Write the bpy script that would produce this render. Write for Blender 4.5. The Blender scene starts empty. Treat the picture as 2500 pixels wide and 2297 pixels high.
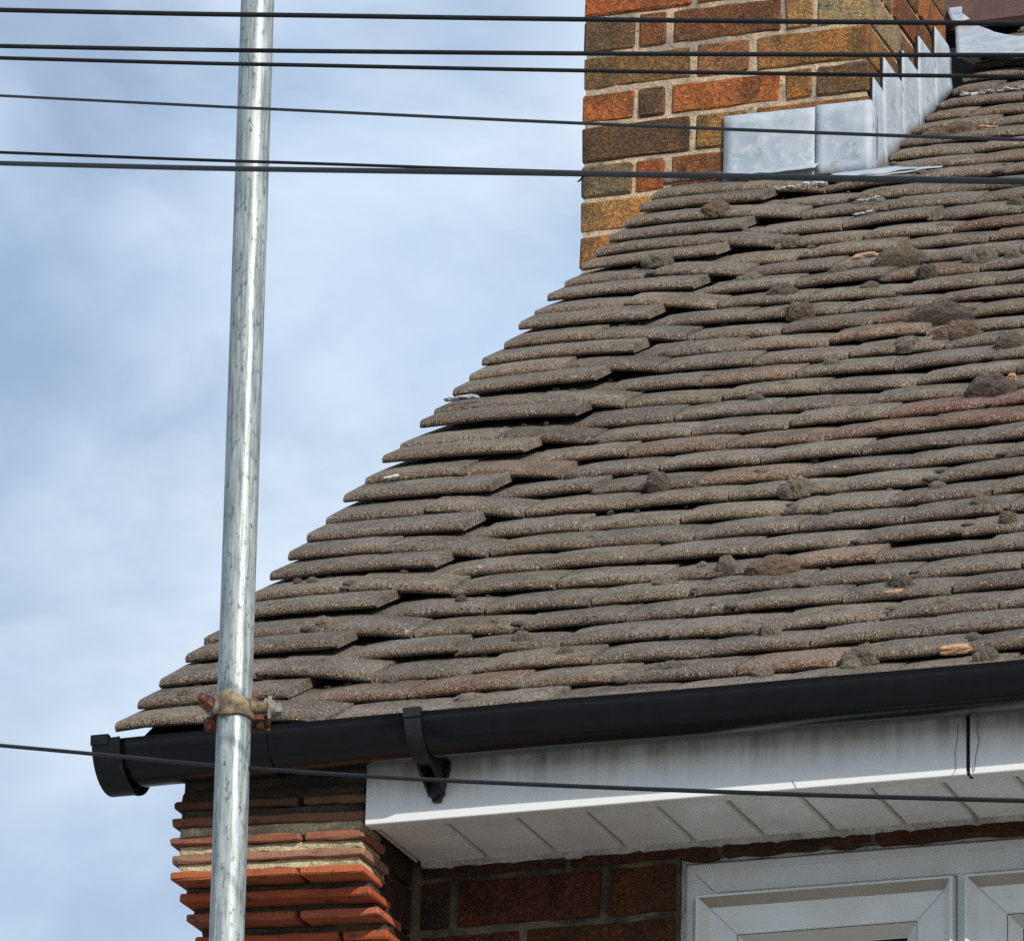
import bpy, bmesh, math, random
from mathutils import Vector, Matrix, noise as mnoise
SC = bpy.context.scene
H = 4.592                      # height of the lowest tile edge above the ground
rnd = random.Random(11)

# ------------------------------------------------------------------ camera
cam = bpy.data.cameras.new('camera'); camo = bpy.data.objects.new('camera', cam)
SC.collection.objects.link(camo); SC.camera = camo
_r = Vector((0.9413, 0.3368, 0.0239)); _f = Vector((-0.3239, 0.8807, 0.3456)).normalized()
_r = (_r - _f*_r.dot(_f)).normalized(); _u = _r.cross(_f)
mw = Matrix((_r, _u, -_f)).transposed().to_4x4(); mw.translation = Vector((3.7305, -8.4959, 1.6))
camo.matrix_world = mw
cam.sensor_width = 36; cam.lens = 36*16278/2500
cam.clip_start = 0.1; cam.clip_end = 2000

# ------------------------------------------------------------------ world, sun, exposure
SUN_AZ, SUN_EL = math.radians(47), math.radians(27.8)     # azimuth measured from the facade normal (-Y) towards +X
sdir = Vector((math.sin(SUN_AZ)*math.cos(SUN_EL), -math.cos(SUN_AZ)*math.cos(SUN_EL), math.sin(SUN_EL)))
w = bpy.data.worlds.new('World'); SC.world = w; w.use_nodes = True
nt = w.node_tree; nt.nodes.clear()
out = nt.nodes.new('ShaderNodeOutputWorld'); bg = nt.nodes.new('ShaderNodeBackground')
sky = nt.nodes.new('ShaderNodeTexSky'); sky.sky_type = 'NISHITA'; sky.sun_disc = False
sky.sun_elevation = SUN_EL; sky.sun_rotation = math.atan2(sdir.x, sdir.y)
sky.air_density = 1.0; sky.dust_density = 1.0; sky.ozone_density = 1.2
tc = nt.nodes.new('ShaderNodeTexCoord')
def wnoise(scale, detail, rough, off):
    mp = nt.nodes.new('ShaderNodeMapping'); mp.inputs['Location'].default_value = off
    mp.inputs['Scale'].default_value = (1, 1, 1.5)
    nt.links.new(tc.outputs['Generated'], mp.inputs[0])
    n = nt.nodes.new('ShaderNodeTexNoise'); n.inputs['Scale'].default_value = scale
    n.inputs['Detail'].default_value = detail; n.inputs['Roughness'].default_value = rough
    n.inputs['Distortion'].default_value = .3
    nt.links.new(mp.outputs[0], n.inputs['Vector']); return n
def wramp(sock, stops):
    r = nt.nodes.new('ShaderNodeValToRGB'); e = r.color_ramp.elements
    e[0].position, e[0].color = stops[0][0], (*stops[0][1], 1); e[1].position, e[1].color = stops[1][0], (*stops[1][1], 1)
    nt.links.new(sock, r.inputs[0]); return r
cl = wnoise(14, 8, .55, (2.3, .4, .7)); cf = wramp(cl.outputs[0], [(.36, (.45,)*3), (.62, (1.0,)*3)])
cl2 = wnoise(10, 7, .55, (5.1, 1.2, .3)); cc = wramp(cl2.outputs[0], [(.38, (4.5, 5.9, 7.8)), (.62, (6.7, 7.8, 9.1))])
mx = nt.nodes.new('ShaderNodeMixRGB')
nt.links.new(cf.outputs[0], mx.inputs[0]); nt.links.new(sky.outputs[0], mx.inputs[1]); nt.links.new(cc.outputs[0], mx.inputs[2])
nt.links.new(mx.outputs[0], bg.inputs[0]); bg.inputs[1].default_value = 0.112
nt.links.new(bg.outputs[0], out.inputs[0])
sun = bpy.data.lights.new('sun', 'SUN'); sun.energy = 4.1; sun.angle = math.radians(.53); sun.color = (1, .93, .84)
suno = bpy.data.objects.new('sun', sun); SC.collection.objects.link(suno)
suno.location = (12, -12, 12); suno.rotation_euler = sdir.to_track_quat('Z', 'Y').to_euler()
vs = SC.view_settings; vs.view_transform = 'Standard'; vs.look = 'None'; vs.exposure = 0; vs.gamma = 1; vs.use_curve_mapping = False
SC.cycles.use_denoising = False
SC.cycles.max_bounces = 6

# ------------------------------------------------------------------ object helpers
WL = {}
def link(o, parent, loc):
    SC.collection.objects.link(o)
    WL[o] = Vector(loc)
    if parent:
        o.parent = parent; o.location = Vector(loc) - WL[parent]
    else: o.location = loc
    return o
def props(o, label=None, cat=None, group=None, kind=None):
    if label: o['label'] = label
    if cat: o['category'] = cat
    if group: o['group'] = group
    if kind: o['kind'] = kind
    return o
def empty(name, loc, label, cat, group=None):
    o = bpy.data.objects.new(name, None); link(o, None, loc); o.empty_display_size = .1
    return props(o, label, cat, group)
def mesh_from(name, verts, faces, mat, smooth=False):
    me = bpy.data.meshes.new(name); me.from_pydata([tuple(v) for v in verts], [], faces)
    for m in (mat if isinstance(mat, (list, tuple)) else [mat]): me.materials.append(m)
    if smooth:
        for p in me.polygons: p.use_smooth = True
    me.update(); return me
def obj(name, verts, faces, mat, parent=None, smooth=False, color=None):
    """verts in house coordinates (z = 0 at the lowest tile edge)"""
    vs_ = [Vector(v) for v in verts]
    lo = Vector([min(v[i] for v in vs_) for i in range(3)]); hi = Vector([max(v[i] for v in vs_) for i in range(3)])
    c = (lo+hi)/2
    o = bpy.data.objects.new(name, mesh_from(name, [v-c for v in vs_], faces, mat, smooth))
    link(o, parent, c+Vector((0, 0, H)))
    if color: o.color = (*color, 1)
    return o
class MB:
    def __init__(s): s.v = []; s.f = []
    def add(s, v, f):
        b = len(s.v); s.v += [Vector(p) for p in v]; s.f += [tuple(i+b for i in q) for q in f]; return s
    def box(s, x0, x1, y0, y1, z0, z1):
        return s.add([(x0,y0,z0),(x1,y0,z0),(x1,y1,z0),(x0,y1,z0),(x0,y0,z1),(x1,y0,z1),(x1,y1,z1),(x0,y1,z1)],
                     [(3,2,1,0),(4,5,6,7),(0,1,5,4),(1,2,6,5),(2,3,7,6),(3,0,4,7)])
    def tube(s, pts, r, n=10, cap=True):
        pts = [Vector(p) for p in pts]; rs = r if isinstance(r, (list, tuple)) else [r]*len(pts)
        b = len(s.v); prev = None
        for i, p in enumerate(pts):
            t = (pts[min(i+1, len(pts)-1)]-pts[max(i-1, 0)]).normalized()
            a = prev if prev is not None else (Vector((0, 0, 1)) if abs(t.z) < .9 else Vector((1, 0, 0)))
            a = (a - t*a.dot(t)).normalized(); prev = a; c = t.cross(a)
            for k in range(n):
                an = 2*math.pi*k/n; s.v.append(p+(a*math.cos(an)+c*math.sin(an))*rs[i])
        for i in range(len(pts)-1):
            for k in range(n):
                k2 = (k+1) % n; s.f.append((b+i*n+k, b+i*n+k2, b+(i+1)*n+k2, b+(i+1)*n+k))
        if cap:
            s.f.append(tuple(b+k for k in reversed(range(n)))); s.f.append(tuple(b+(len(pts)-1)*n+k for k in range(n)))
        return s
    def sweep_x(s, prof, x0, x1, nx=1):
        """closed profile [(y,z)] extruded along X"""
        n = len(prof); b = len(s.v)
        for i in range(nx+1):
            x = x0+(x1-x0)*i/nx
            for y, z in prof: s.v.append(Vector((x, y, z)))
        for i in range(nx):
            for k in range(n):
                k2 = (k+1) % n; s.f.append((b+i*n+k, b+i*n+k2, b+(i+1)*n+k2, b+(i+1)*n+k))
        s.f.append(tuple(b+k for k in reversed(range(n)))); s.f.append(tuple(b+nx*n+k for k in range(n)))
        return s
    def ob(s, name, mat, parent=None, smooth=False, color=None, xf=None):
        v = [xf @ p for p in s.v] if xf else s.v
        return obj(name, v, s.f, mat, parent, smooth, color)
def autosmooth(o, deg=35):
    me = o.data
    for p in me.polygons: p.use_smooth = True
    bm = bmesh.new(); bm.from_mesh(me); bmesh.ops.recalc_face_normals(bm, faces=bm.faces)
    for e in bm.edges:
        if len(e.link_faces) == 2 and e.calc_face_angle(0) > math.radians(deg): e.smooth = False
    bm.to_mesh(me); bm.free(); return o
def fixn(o):
    bm = bmesh.new(); bm.from_mesh(o.data); bmesh.ops.recalc_face_normals(bm, faces=bm.faces); bm.to_mesh(o.data); bm.free(); return o
def rough_block(x0, x1, y0, y1, z0, z1, seed, bev=.004, jit=.0011, segs=1):
    rr = random.Random(seed); bm = bmesh.new(); bmesh.ops.create_cube(bm, size=1)
    for v in bm.verts:
        v.co = Vector(((x0+x1)/2+v.co.x*(x1-x0), (y0+y1)/2+v.co.y*(y1-y0), (z0+z1)/2+v.co.z*(z1-z0)))
    bmesh.ops.bevel(bm, geom=list(bm.edges), offset=bev, segments=segs, affect='EDGES')
    n = max(1, int((x1-x0)/.03))
    es = [e for e in bm.edges if abs((e.verts[0].co-e.verts[1].co).x) > (x1-x0)*.6]
    if n > 1: bmesh.ops.subdivide_edges(bm, edges=es, cuts=n-1, use_grid_fill=True)
    for v in bm.verts:
        v.co += Vector((rr.uniform(-1, 1), rr.uniform(-1, 1), rr.uniform(-1, 1)))*jit
    bmesh.ops.recalc_face_normals(bm, faces=bm.faces)
    vs_ = [v.co.copy() for v in bm.verts]; bm.verts.index_update()
    fs = [tuple(v.index for v in f.verts) for f in bm.faces]; bm.free()
    return vs_, fs

# ------------------------------------------------------------------ materials
def L(c): return tuple(((x/255)/12.92 if x/255 <= .04045 else ((x/255+.055)/1.055)**2.4) for x in c)
class Mat:
    def __init__(s, name, rough=.8, metal=0, spec=.5):
        s.m = bpy.data.materials.new(name); s.m.use_nodes = True; s.nt = s.m.node_tree
        s.b = s.nt.nodes['Principled BSDF']; s.b.inputs['Roughness'].default_value = rough
        s.b.inputs['Metallic'].default_value = metal; s.b.inputs['Specular IOR Level'].default_value = spec
        s.geo = s.nt.nodes.new('ShaderNodeNewGeometry'); s.oi = s.nt.nodes.new('ShaderNodeObjectInfo')
        s.tc = s.nt.nodes.new('ShaderNodeTexCoord')
    def ln(s, a, b): s.nt.links.new(a, b)
    def val(s, x, sock):
        if hasattr(x, 'is_output') or isinstance(x, bpy.types.NodeSocket): s.ln(x, sock)
        elif isinstance(x, (tuple, list)): sock.default_value = (*x, 1) if len(x) == 3 and sock.type == 'RGBA' else x
        else: sock.default_value = x if sock.type != 'RGBA' else (x, x, x, 1)
    def mapv(s, scale=(1, 1, 1), src='Position', loc=(0, 0, 0)):
        mp = s.nt.nodes.new('ShaderNodeMapping'); mp.inputs['Scale'].default_value = scale; mp.inputs['Location'].default_value = loc
        s.ln(s.geo.outputs['Position'] if src == 'Position' else s.tc.outputs[src], mp.inputs[0]); return mp.outputs[0]
    def noise(s, scale, detail=3, rough=.55, vec=None, dist=0):
        n = s.nt.nodes.new('ShaderNodeTexNoise'); n.inputs['Scale'].default_value = scale; n.inputs['Detail'].default_value = detail
        n.inputs['Roughness'].default_value = rough; n.inputs['Distortion'].default_value = dist
        s.ln(vec or s.geo.outputs['Position'], n.inputs['Vector']); return n.outputs[0]
    def voro(s, scale, feature='F1', vec=None, out='Distance'):
        n = s.nt.nodes.new('ShaderNodeTexVoronoi'); n.feature = feature; n.inputs['Scale'].default_value = scale
        s.ln(vec or s.geo.outputs['Position'], n.inputs['Vector']); return n.outputs[out]
    def ramp(s, x, a, b, ca=0., cb=1.):
        n = s.nt.nodes.new('ShaderNodeMapRange'); n.inputs[1].default_value = a; n.inputs[2].default_value = b
        n.inputs[3].default_value = ca; n.inputs[4].default_value = cb; s.ln(x, n.inputs[0]); return n.outputs[0]
    def mix(s, f, a, b, mode='MIX'):
        n = s.nt.nodes.new('ShaderNodeMixRGB'); n.blend_type = mode
        s.val(f, n.inputs[0]); s.val(a, n.inputs[1]); s.val(b, n.inputs[2]); return n.outputs[0]
    def math(s, op, a, b=0.):
        n = s.nt.nodes.new('ShaderNodeMath'); n.operation = op; s.val(a, n.inputs[0]); s.val(b, n.inputs[1]); return n.outputs[0]
    def bump(s, h, dist, strength=1, prev=None):
        n = s.nt.nodes.new('ShaderNodeBump'); n.inputs['Distance'].default_value = dist; n.inputs['Strength'].default_value = strength
        s.ln(h, n.inputs['Height'])
        if prev: s.ln(prev, n.inputs['Normal'])
        return n.outputs[0]
    def done(s, col, normal=None, rough=None):
        s.val(col, s.b.inputs['Base Color'])
        if normal: s.ln(normal, s.b.inputs['Normal'])
        if rough is not None: s.val(rough, s.b.inputs['Roughness'])
        return s.m

def tile_material():
    m = Mat('sanded_roof_tile', .92, 0, .25)
    big = m.noise(11, 4, .6); mid = m.noise(55, 3, .6); gr = m.noise(420, 2, .65)
    isl = m.geo.outputs['Random Per Island']
    c = m.mix(m.ramp(big, .38, .62), (.096, .084, .066), (.170, .148, .120))
    c = m.mix(m.ramp(m.noise(24, 3), .58, .78, 0, .55), c, (.15, .095, .065))       # brick coloured wear
    c = m.mix(m.ramp(m.noise(31, 4, .6, m.mapv(loc=(3, 7, 1))), .60, .76, 0, .5), c, (.135, .125, .09))   # greenish algae
    so_ = m.nt.nodes.new('ShaderNodeSeparateXYZ'); m.ln(m.tc.outputs['Object'], so_.inputs[0])
    c = m.mix(m.math('MULTIPLY', m.ramp(so_.outputs[1], .013, .004), m.ramp(m.noise(48, 3), .32, .5, .35, .9)), c, (.135, .100, .074))   # bare sandy nose
    c = m.mix(m.ramp(mid, .50, .68, 0, .7), c, (.17, .155, .128))
    c = m.mix(m.ramp(m.noise(90, 4, .7, m.mapv(loc=(7, 7, 2))), .57, .68, 0, .75), c, (.055, .047, .040))
    c = m.mix(1, c, m.oi.outputs['Color'], 'MULTIPLY')
    rv = m.ramp(m.oi.outputs['Random'], 0, 1, .82, 1.15)
    c = m.mix(1, c, rv, 'MULTIPLY')
    c = m.mix(1, c, m.ramp(isl, 0, 1, .92, 1.08), 'MULTIPLY')
    c = m.mix(1, c, m.ramp(gr, .38, .62, .20, 2.0), 'MULTIPLY')
    vd = m.voro(330); vc = m.voro(330, out='Color')
    sep = m.nt.nodes.new('ShaderNodeSeparateColor'); m.ln(vc, sep.inputs[0])
    spec = m.math('MULTIPLY', m.ramp(vd, .42, .3), m.ramp(sep.outputs[0], .90, .93))
    c = m.mix(spec, c, (.50, .44, .35))
    spec2 = m.math('MULTIPLY', m.ramp(vd, .5, .36), m.ramp(sep.outputs[1], .86, .88))
    c = m.mix(spec2, c, (.22, .15, .095))
    li = m.math('MULTIPLY', m.ramp(m.noise(70, 2, .5, m.mapv(loc=(9, 2, 4))), .70, .73), m.ramp(big, .45, .6))
    c = m.mix(li, c, (.34, .33, .28))
    nb = m.bump(gr, .0035, .9); nb = m.bump(mid, .004, .5, nb)
    return m.done(c, nb)
def brick_material(name='multi_stock_brick'):
    m = Mat(name, .9, 0, .2)
    oc = m.oi.outputs['Color']
    big = m.noise(14, 4, .6); gr = m.noise(300, 3, .7, m.mapv((1, 1, .7))); crk = m.noise(170, 3, .6, m.mapv((.8, .8, 1.2)), 1.2)
    c = m.mix(m.ramp(big, .45, .62, 0, .9), oc, m.mix(1, oc, (1.4, 1.25, 1.0), 'MULTIPLY'))
    c = m.mix(m.ramp(m.noise(19, 3, .6, m.mapv((1, 1, .8), loc=(4, 1, 8))), .52, .66, 0, .9), c, m.mix(1, oc, (.55, .64, .78), 'MULTIPLY'))
    c = m.mix(m.ramp(m.noise(60, 4, .7, m.mapv(loc=(2, 9, 8))), .60, .72, 0, .6), c, (.09, .07, .05))
    c = m.mix(1, c, m.ramp(crk, .40, .60, .62, 1.32), 'MULTIPLY')
    c = m.mix(1, c, m.ramp(gr, .38, .62, .68, 1.34), 'MULTIPLY')
    c = m.mix(m.ramp(m.voro(160), .12, .06, 0, .5), c, (.5, .42, .3))
    return m.done(c, m.bump(gr, .003, .7, m.bump(crk, .006, 1)))
def mortar_material(name, a, b):
    m = Mat(name, .95, 0, .15); big = m.noise(16, 4, .6); gr = m.noise(320, 3, .7)
    c = m.mix(m.ramp(big, .42, .6), a, b); c = m.mix(1, c, m.ramp(gr, .3, .7, .6, 1.35), 'MULTIPLY')
    c = m.mix(m.ramp(m.noise(40, 3), .6, .72, 0, .75), c, (.07, .065, .055))
    return m.done(c, m.bump(gr, .003, .8, m.bump(m.noise(70, 3), .006, .8)))
def lead_material():
    m = Mat('weathered_lead', .62, 0, .35); n = m.noise(17, 5, .6, None, .6); v = m.noise(60, 4, .65)
    c = m.mix(m.ramp(n, .35, .68), (.28, .335, .395), (.41, .46, .51))
    c = m.mix(m.ramp(v, .52, .70, 0, .7), c, (.50, .53, .54))
    c = m.mix(m.ramp(m.noise(26, 5, .7, m.mapv((1, 1, 1), loc=(2, 5, 3))), .57, .70, 0, .75), c, (.18, .195, .19))
    c = m.mix(m.ramp(m.noise(9, 4, .6, m.mapv(loc=(1, 8, 2))), .62, .74, 0, .5), c, (.45, .38, .28))
    return m.done(c, m.bump(v, .0015, .4, m.bump(n, .004, .35)))
def galv_material():
    m = Mat('galvanised_steel', .4, .22, .35)
    vv = m.mapv((1, 1, .05), 'Object'); st = m.noise(260, 3, .6, vv); st2 = m.noise(70, 3, .6, m.mapv((1, 1, .13), 'Object'))
    sp = m.noise(120, 4, .7, m.mapv((1, 1, .6), 'Object'))
    c = m.mix(m.ramp(st, .35, .65), (.14, .175, .175), (.34, .39, .385))
    c = m.mix(m.ramp(st2, .48, .7, 0, .6), c, (.48, .53, .53))
    c = m.mix(m.ramp(sp, .55, .66, 0, .85), c, (.08, .095, .095))
    c = m.mix(m.ramp(m.noise(9, 4, .6, m.mapv((1, 1, .5), 'Object')), .66, .74, 0, .5), c, (.2, .16, .11))
    r = m.ramp(st2, .3, .7, .32, .54)
    return m.done(c, m.bump(sp, .0006, .5, m.bump(st, .0004, .6)), r)
def rust_material(name, a, b, cdark=(.03, .022, .018)):
    m = Mat(name, .65, .35, .4); n = m.noise(110, 5, .65); g = m.noise(420, 3, .7)
    c = m.mix(m.ramp(n, .38, .62), a, b); c = m.mix(m.ramp(g, .54, .7, 0, .85), c, cdark)
    return m.done(c, m.bump(g, .0012, .9, m.bump(n, .002, .6)))
def plain(name, col, rough=.5, spec=.5, var=.12, bump=.0, scale=30, metal=0):
    m = Mat(name, rough, metal, spec); n = m.noise(scale, 4, .6)
    c = m.mix(1, col, m.ramp(n, .3, .7, 1-var, 1+var), 'MULTIPLY')
    return m.done(c, m.bump(m.noise(scale*4, 3), bump, .6) if bump else None)
def fascia_material():
    m = Mat('white_upvc_streaked', .32, 0, .5)
    sx = m.nt.nodes.new('ShaderNodeSeparateXYZ'); m.ln(m.geo.outputs['Position'], sx.inputs[0])
    zz = sx.outputs[2]
    st = m.noise(75, 4, .65, m.mapv((1, 1, .10))); sl = m.noise(16, 3, .6, m.mapv((1, 1, .5)))
    fall = m.ramp(zz, H-.148, H-.082)                      # grime washed down from the gutter line
    f = m.math('MULTIPLY', fall, m.ramp(st, .25, .62, .45, 1.0))
    f = m.math('MULTIPLY', f, m.ramp(sl, .3, .65, .6, 1.0))
    c = m.mix(f, (.82, .85, .85), (.27, .245, .22))
    c = m.mix(m.math('MULTIPLY', m.ramp(zz, H-.1585, H-.1625), m.ramp(st, .35, .65, .3, .8)), c, (.42, .33, .24))
    c = m.mix(m.ramp(m.noise(150, 4, .7), .68, .74, 0, .6), c, (.12, .11, .10))
    return m.done(c, None)
def upvc_material(name, tint=(.72, .75, .75)):
    m = Mat(name, .3, 0, .5); n = m.noise(9, 4, .6); g = m.noise(120, 4, .7)
    c = m.mix(m.ramp(n, .4, .72, 0, .5), tint, (.50, .48, .44)); c = m.mix(m.ramp(g, .64, .74, 0, .5), c, (.22, .21, .19))
    return m.done(c)
def moss_material(name):
    m = Mat(name, .95, 0, .1); m.b.inputs['Sheen Weight'].default_value = .22; m.b.inputs['Sheen Roughness'].default_value = .45; m.b.inputs['Sheen Tint'].default_value = (.9, .88, .82, 1); g = m.noise(480, 2, .7); n = m.noise(75, 3, .6)
    c = m.mix(m.ramp(n, .38, .66), m.oi.outputs['Color'], m.mix(1, m.oi.outputs['Color'], (1.5, 1.45, 1.3), 'MULTIPLY'))
    c = m.mix(1, c, m.ramp(g, .3, .7, .3, 1.9), 'MULTIPLY')
    return m.done(c, m.bump(g, .004, 1))
TILE = tile_material(); BRICK = brick_material()
MORT = mortar_material('buff_lime_mortar', (.50, .385, .26), (.27, .23, .18))
MORT2 = mortar_material('yellow_mortar', (.55, .47, .30), (.30, .26, .17))
LEAD = lead_material(); GALV = galv_material()
BLACK = plain('black_pvc', (.0028, .0042, .0062), .17, .36, .35, .00015, 45)
BLACKD = plain('dusty_black_pvc', (.010, .011, .012), .5, .4, .4, .0008, 60)
CABLE = plain('black_cable_sheath', (.008, .009, .010), .55, .3, .25, .0002, 60)
FASC = fascia_material(); UPVC = upvc_material('white_upvc_frame'); SOFF = upvc_material('white_upvc_soffit', (.84, .83, .80))
CAULK = mortar_material('grey_white_caulk', (.52, .51, .48), (.38, .36, .33))
FELT = plain('black_roof_felt', (.02, .019, .018), .9, .2, .3, .003, 60)
RUST = rust_material('orange_rust', (.20, .07, .038), (.11, .045, .03)); BRASS = rust_material('rusty_zinc_plated_steel', (.30, .27, .17), (.20, .12, .07), (.07, .055, .035))
STEEL = rust_material('dull_grey_steel', (.27, .26, .22), (.16, .15, .13))
CLAY = rust_material('orange_clay', (.55, .12, .045), (.40, .085, .035), (.30, .075, .04))
MOSS = moss_material('cushion_moss'); MOSST = plain('moss_hair_points', (.33, .305, .26), .9, .1, .4, 0, 90)
CHIP = mortar_material('pale_broken_clay', (.50, .30, .17), (.42, .27, .17))
WHITE = mortar_material('white_lime_bits', (.62, .63, .60), (.50, .52, .50))
def clay_material():
    m = Mat('creasing_tile_clay', .85, 0, .2); n = m.noise(22, 4, .6); g = m.noise(350, 3, .7)
    c = m.mix(m.ramp(n, .5, .7, 0, .55), m.oi.outputs['Color'], m.mix(1, m.oi.outputs['Color'], (.65, .6, .6), 'MULTIPLY'))
    c = m.mix(1, c, m.ramp(g, .3, .7, .75, 1.25), 'MULTIPLY')
    c = m.mix(m.ramp(m.noise(37, 5, .7, m.mapv((1, 1, 1.5), loc=(5, 3, 1))), .57, .68, 0, .9), c, (.055, .045, .04))
    return m.done(c, m.bump(g, .002, .6))
CLAYT = clay_material()
def glass_material():
    m = Mat('window_glass', .03, 0, .6); return m.done((.05, .065, .075))
GLASS = glass_material()
def ridge_material():
    m = Mat('dark_red_ridge_clay', .8, 0, .3); n = m.noise(30, 4, .6); g = m.noise(380, 2, .7)
    c = m.mix(m.ramp(n, .4, .7), (.085, .045, .042), (.12, .065, .055)); c = m.mix(m.ramp(m.noise(13, 4, .6), .56, .7, 0, .8), c, (.13, .135, .10))
    c = m.mix(1, c, m.ramp(g, .3, .7, .6, 1.4), 'MULTIPLY'); return m.done(c, m.bump(g, .002, .7))
RIDGE = ridge_material()

# ------------------------------------------------------------------ ground
gm = Mat('grey_paving', .9); g1 = gm.noise(.6, 5); gmat = gm.done(gm.mix(gm.ramp(g1, .3, .7), (.20, .185, .165), (.26, .245, .22)))
g = obj('ground', [(-400, -400, -H), (400, -400, -H), (400, 400, -H), (-400, 400, -H)], [(0, 1, 2, 3)], gmat)
props(g, 'grey ground the house and pole stand on', None, None, 'structure')

# ------------------------------------------------------------------ house
house = empty('brick_house', (1.3, 1.8, 0), 'brick house with mossy brown tiled roof, lead-flashed chimney, black gutter and white window', 'house')
PITCH = math.radians(36.98); U = Vector((0, math.cos(PITCH), math.sin(PITCH))); NR = Vector((0, -math.sin(PITCH), math.cos(PITCH)))
def roofpt(x, u, h=0): return Vector((x, 0, 0)) + U*u + NR*h

# ---- front wall: mortar backing, bricks, window opening
WY = .26                       # brick face
WX0, WX1 = .782, 1.98           # window opening
WZ0, WZ1 = -1.30, -.180
XR = 2.75
mb = MB(); y0, y1 = WY+.0035, WY+.22
mb.box(.30, WX0, y0, y1, -H, -.14); mb.box(WX1, XR, y0, y1, -H, -.14)
mb.box(WX0, WX1, y0, y1, WZ1, -.14); mb.box(WX0, WX1, y0, y1, -H, WZ0)
wall = mb.ob('front_wall', mortar_material('grimy_wall_mortar', (.14, .12, .08), (.05, .045, .036)), house)
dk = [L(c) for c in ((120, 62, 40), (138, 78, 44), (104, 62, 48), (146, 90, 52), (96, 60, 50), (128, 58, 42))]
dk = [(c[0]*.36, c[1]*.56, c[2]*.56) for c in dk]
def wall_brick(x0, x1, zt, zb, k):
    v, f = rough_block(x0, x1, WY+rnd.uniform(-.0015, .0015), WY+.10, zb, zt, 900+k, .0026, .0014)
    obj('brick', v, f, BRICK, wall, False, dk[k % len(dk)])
k = 0
rows = [(-.1585-.0, -.1775, .0), (-.189, -.2585, .437), (-.2695, -.338, .545), (-.3485, -.4165, .437), (-.4275, -.4955, .545), (-.5065, -.5745, .437), (-.5855, -.6535, .545)]
for ri, (zt, zb, xs) in enumerate(rows):
    if ri == 0:
        x = .385
        while x < XR-.1:
            wall_brick(x, min(x+.224, XR), -.15, zb-.003, 0 if k % 2 else 2); x += .231; k += 1
        continue
    # left of the window
    xs_ = [(.385, xs-.006), (xs+.006, xs+.226), (xs+.238, WX0-.004)] if ri % 2 else [(.385, xs-.006), (xs+.006, WX0-.004)]
    for a, b in xs_:
        if b-a > .03: wall_brick(a, b, zt, zb, k); k += 1
    x = WX1+.004
    while x < XR-.05:
        wall_brick(x, min(x+.22, XR), zt, zb, k); x += .231; k += 1

# ---- gable wall behind the corbel, and a plain body so that the roof is closed
gab = brick_material('gable_brick')
mb = MB(); mb.box(.09, .36, .30, 5.6, -H, -.12); 
mb.add([(.10, .32, -.12), (.36, .32, -.12), (.36, 5.6, -.12), (.10, 5.6, -.12), (.10, 3.55, 2.52), (.36, 3.55, 2.52), (.36, 3.65, 2.52), (.10, 3.65, 2.52)],
       [(3, 2, 1, 0), (4, 5, 6, 7), (0, 1, 5, 4), (1, 2, 6, 5), (2, 3, 7, 6), (3, 0, 4, 7)])
gw = mb.ob('gable_wall', gab, house, False, (.25, .12, .06))

# ---- corner corbel of thin clay creasing tiles in thick mortar
layers = [(-.082, .060, None), (-.108, .062, .27), (-.134, .058, .17), (-.163, .060, .275), (-.189, .061, .18), (-.2155, .056, .27),
          (-.2385, .094, .155), (-.2595, .126, .245), (-.2850, .160, .30), (-.311, .192, .20), (-.338, .224, .27)]
cm = MB()
corb = None
prev = -.066
cv = []
for i, (zt, yf, jx) in enumerate(layers):
    zb = zt-.0125 if i else -.092
    nb_ = layers[i+1][0] if i+1 < len(layers) else zb-.014
    ymort = max(yf, layers[i+1][1] if i+1 < len(layers) else yf)+.007
    cv.append((zb, nb_, ymort))
def shear(p): return Vector((p[0], p[1], p[2]+.038*(.372-p[0])))
mb2 = MB(); mb = MB(); mb2.box(.082, .366, .075, .30, -.108, -.05)
for zb, nb_, ym in cv:
    v, f = rough_block(.080, .364, ym, .30, nb_-.001, zb+.001, int(abs(zb)*9999), .003, .0022); (mb if -.215 < zb < -.128 else mb2).add([shear(p) for p in v], f)
corb = mb.ob('corner_corbel', MORT2, house)
for q in range(5):
    v, f = rough_block(.10, .3695, .125+.02*q if q else .11, .284, -.118-.072*q, -.050-.072*q, 800+q, .003, .0014)
    obj('brick', v, f, BRICK, corb, False, (.05, .028, .018))
mb2.ob('dirt_and_shade_mortar', mortar_material('dirt_and_shade_mortar', (.10, .085, .055), (.055, .048, .04)), corb)  # dirt and algae, plus shade under gutter and projecting tiles painted in
ccol = [(.33, .075, .04), (.20, .08, .055), (.24, .085, .055), (.36, .11, .07), (.44, .18, .125), (.52, .11, .04), (.50, .085, .028), (.46, .10, .05), (.50, .085, .03), (.48, .09, .035), (.45, .09, .04)]
for i, (zt, yf, jx) in enumerate(layers):
    if i == 0: continue
    segs = [(.070, jx-.004), (jx+.004, .372)] if jx else [(.070, .372)]
    for j, (a, b) in enumerate(segs):
        dx = rnd.uniform(-.003, .003)
        c = ccol[i]; q = rnd.uniform(.85, 1.15)
        v, f = rough_block(a+(dx if j == 0 else 0), b+(dx if j else 0), yf+rnd.uniform(-.002, .002), yf+.085+rnd.uniform(0, .02), zt-.0125, zt, 300+i*7+j, .0024, .0010)
        obj('creasing_tile', [shear(p) for p in v], f, CLAYT, corb, False, tuple((x*.92+.08*(c[0]*.35+c[1]*.6))*q*.86*k_ for x, k_ in zip(c, (.92, 1.12, 1.0))))

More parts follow.
